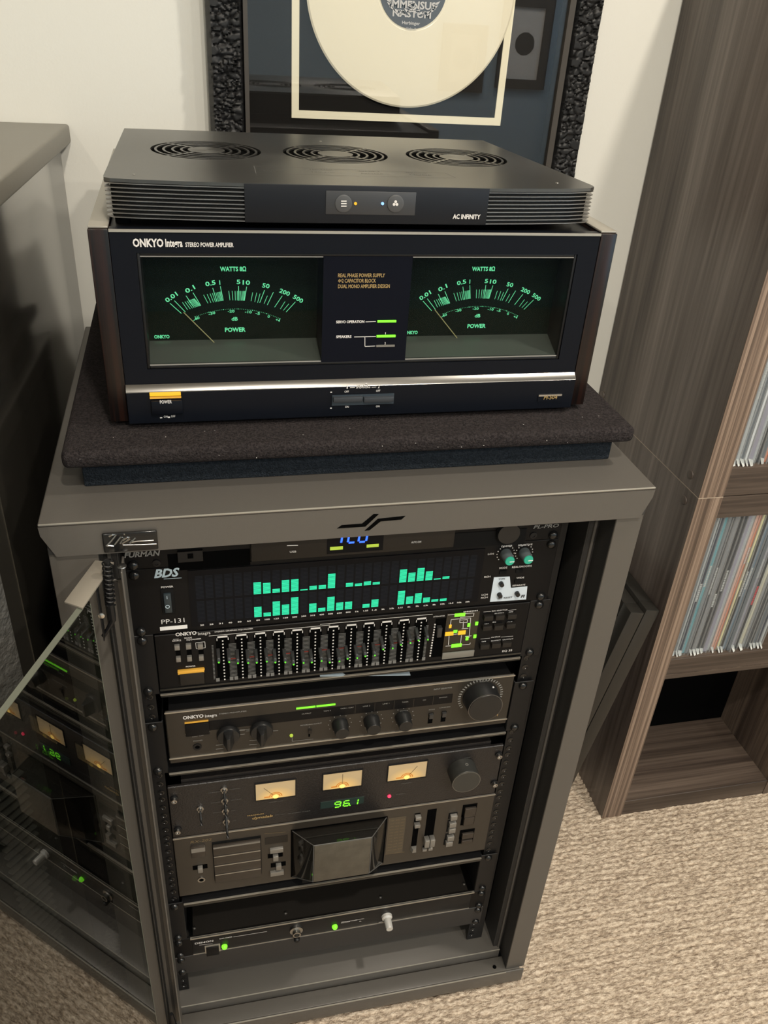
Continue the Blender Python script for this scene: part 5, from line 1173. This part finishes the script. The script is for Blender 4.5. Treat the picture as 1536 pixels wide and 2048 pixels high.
# ------------------------------------------------------------------ records
ORD = ['first', 'second', 'third', 'fourth', 'fifth', 'sixth', 'seventh', 'eighth', 'ninth', 'tenth', 'eleventh', 'twelfth', 'thirteenth', 'fourteenth', 'fifteenth', 'sixteenth', 'seventeenth', 'eighteenth', 'nineteenth', 'twentieth', 'twenty-first', 'twenty-second', 'twenty-third', 'twenty-fourth', 'twenty-fifth', 'twenty-sixth']
PAL = {'slate grey': (.075, .085, .095), 'silver grey': (.30, .31, .31), 'navy': (.018, .025, .05), 'teal': (.10, .24, .27), 'mid grey': (.16, .16, .165), 'black': (.012, .012, .014), 'charcoal': (.04, .04, .045), 'white': (.6, .6, .57), 'orange red': (.42, .13, .06), 'pale yellow': (.52, .47, .27), 'salmon': (.45, .27, .21), 'lavender grey': (.20, .19, .23), 'olive cream': (.36, .34, .26), 'brown': (.12, .08, .055), 'blue grey': (.10, .14, .18)}
LPM = {k: mat('sleeve_' + k.replace(' ', '_'), tuple(min(.85, q * (1.7 if max(c) > .05 else 1)) for q in c), .4) for k, c in PAL.items()}
for k, nm in (('r', 'red'), ('w', 'white')): LPM[k] = mat('spine_print_' + nm, (.65, .05, .06) if k == 'r' else (.6, .6, .58), .5)
def records(seq, x0, z0, cell, group, ht=.295):
    x = x0
    for i, (col, th, ink, lean, yo) in enumerate(seq):
        th *= 1.22
        t = thing('record_sleeve', f'{col} record sleeve in clear plastic, {ORD[i]} from the left in the {cell} shelf cell', 'record', (x + th / 2, SY + .17, z0), group)
        y0 = SY + .012 + yo; d = .31; hh = ht - .004 * random.random()
        sl = MB().box(x + .0005, x + th - .0005, y0, y0 + d, z0 + .0008, z0 + hh).build('sleeve', LPM[col], t)
        pl = MB(); a, b = x + .0001, x + th - .0001
        w1 = random.uniform(-.0015, .0015)
        vs = []; zs = np.linspace(z0 + .0004, z0 + hh + .002, 7)
        for z in zs:
            k = random.uniform(-.0012, .0010); vs += [(a, y0 + .002, z), (a + (b - a) * .3, y0 - .0045 + k, z), (a + (b - a) * .75, y0 - .0050 + k, z), (b, y0 + .002, z)]
        fs = []
        for j in range(6):
            for q in range(3): fs.append((j * 4 + q, j * 4 + q + 1, j * 4 + q + 5, j * 4 + q + 4))
        pl.add(vs, fs); pl.build('plastic_cover', 'plastic', t, smooth=60)
        if ink:
            mk = MB(); n = random.randint(7, 13); zc = z0 + hh * random.uniform(.45, .8)
            for q in range(n):
                l_ = random.uniform(.002, .005); mk.box(x + th * .25, x + th * .75, y0 - .0006, y0 - .0001, zc - l_, zc); zc -= l_ + .0012
            mk.build('spine_print', LPM[ink], sl, smooth=0)
        if random.random() < .75:
            w_ = random.uniform(.006, .014); c = MB().add([(x, y0, z0 + .010), (x + th, y0, z0 + .008), (x + th * .9, y0 - w_ * .6, z0 + .0006), (x + th * .2, y0 - w_ * .8, z0 + .0006)], [(0, 1, 2, 3)]); c.build('plastic_corner', 'plasticc', t)
        x += th + .0007
    return x
low = [('slate grey', .0075, None, 0, .002), ('silver grey', .0035, 'w', 0, 0), ('navy', .0065, 'w', 0, .001), ('teal', .0055, 'w', 0, .002), ('mid grey', .0045, None, 0, 0), ('charcoal', .0045, 'w', 0, .001), ('mid grey', .0055, None, 0, 0), ('black', .0060, 'w', 0, .001), ('charcoal', .0055, 'w', 0, .001), ('lavender grey', .0060, None, 0, .0), ('silver grey', .0050, None, 0, .002), ('salmon', .0045, None, 0, .001), ('orange red', .0045, 'w', 0, .002), ('pale yellow', .0040, 'w', 0, .001), ('black', .0045, 'w', 0, 0), ('blue grey', .0055, 'w', 0, .001), ('slate grey', .0065, None, 0, -.003), ('lavender grey', .0060, 'w', 0, .001), ('black', .0055, 'r', 0, 0), ('olive cream', .0070, None, 0, .002), ('mid grey', .0045, 'w', 0, .001), ('charcoal', .0050, 'w', 0, 0), ('black', .0050, 'w', 0, .001), ('slate grey', .0050, None, 0, 0), ('navy', .0050, 'w', 0, 0), ('silver grey', .0045, None, 0, 0)]
records(low, SX + ST + .0035, -.4438, 'lower', 'records in the lower shelf cell')
upp = [('navy', .0060, None, 0, .001), ('silver grey', .0050, 'w', 0, 0), ('slate grey', .0060, None, 0, .001), ('white', .0040, None, 0, .0), ('lavender grey', .0065, None, 0, -.002), ('silver grey', .0050, None, 0, .001), ('black', .0050, 'r', 0, .001), ('slate grey', .0055, 'w', 0, 0), ('orange red', .0045, None, 0, .001), ('mid grey', .0055, None, 0, 0)]
records(upp, SX + ST + .0030, -.0548, 'upper', 'records in the upper shelf cell', .31)
# ------------------------------------------------------------------ two frames leaning between rack and shelf
def leaning(name, label, xtop, ztop, inner):
    # slim box frame; its long edge leans against the shelf side
    t = thing(name, label, 'picture frame', (xtop - .1, .36, FL))
    L = ztop - FL - .008; lean = math.radians(LEAN); th = .026; y0, y1 = .243, .60
    up = Vector((math.sin(lean), 0, math.cos(lean))); nrm = Vector((-math.cos(lean), 0, math.sin(lean)))   # towards the rack
    top = Vector((xtop, 0, ztop)); bot = top - up * (L / math.cos(lean))
    def P(s, d, y): v = bot + up * s + nrm * d; return (v.x, y, v.z)
    H = L / math.cos(lean); fw = .028
    for (s0, s1, ya, yb) in ((0, H, y0, y0 + fw), (0, H, y1 - fw, y1), (H - fw, H, y0 + fw, y1 - fw), (0, fw, y0 + fw, y1 - fw)):
        MB().hexa([P(s0, 0, ya), P(s1, 0, ya), P(s1, 0, yb), P(s0, 0, yb)], [P(s0, th, ya), P(s1, th, ya), P(s1, th, yb), P(s0, th, yb)]).build('frame_rail', 'frm', t, bevel=.001)
    MB().hexa([P(fw, .004, y0 + fw), P(H - fw, .004, y0 + fw), P(H - fw, .004, y1 - fw), P(fw, .004, y1 - fw)], [P(fw, .016, y0 + fw), P(H - fw, .016, y0 + fw), P(H - fw, .016, y1 - fw), P(fw, .016, y1 - fw)]).build('picture_panel', 'mat_black', t)
LEAN = 10.5
M['frm'] = mat('black_brown_frame', (.021, .0195, .017), .36, .1, .5)
leaning('leaning_frame', 'black picture frame leaning directly against the shelf side', .5870, -.332, False)
leaning('leaning_frame', 'black picture frame leaning in front of another one, nearest the rack', .5585, -.334, True)
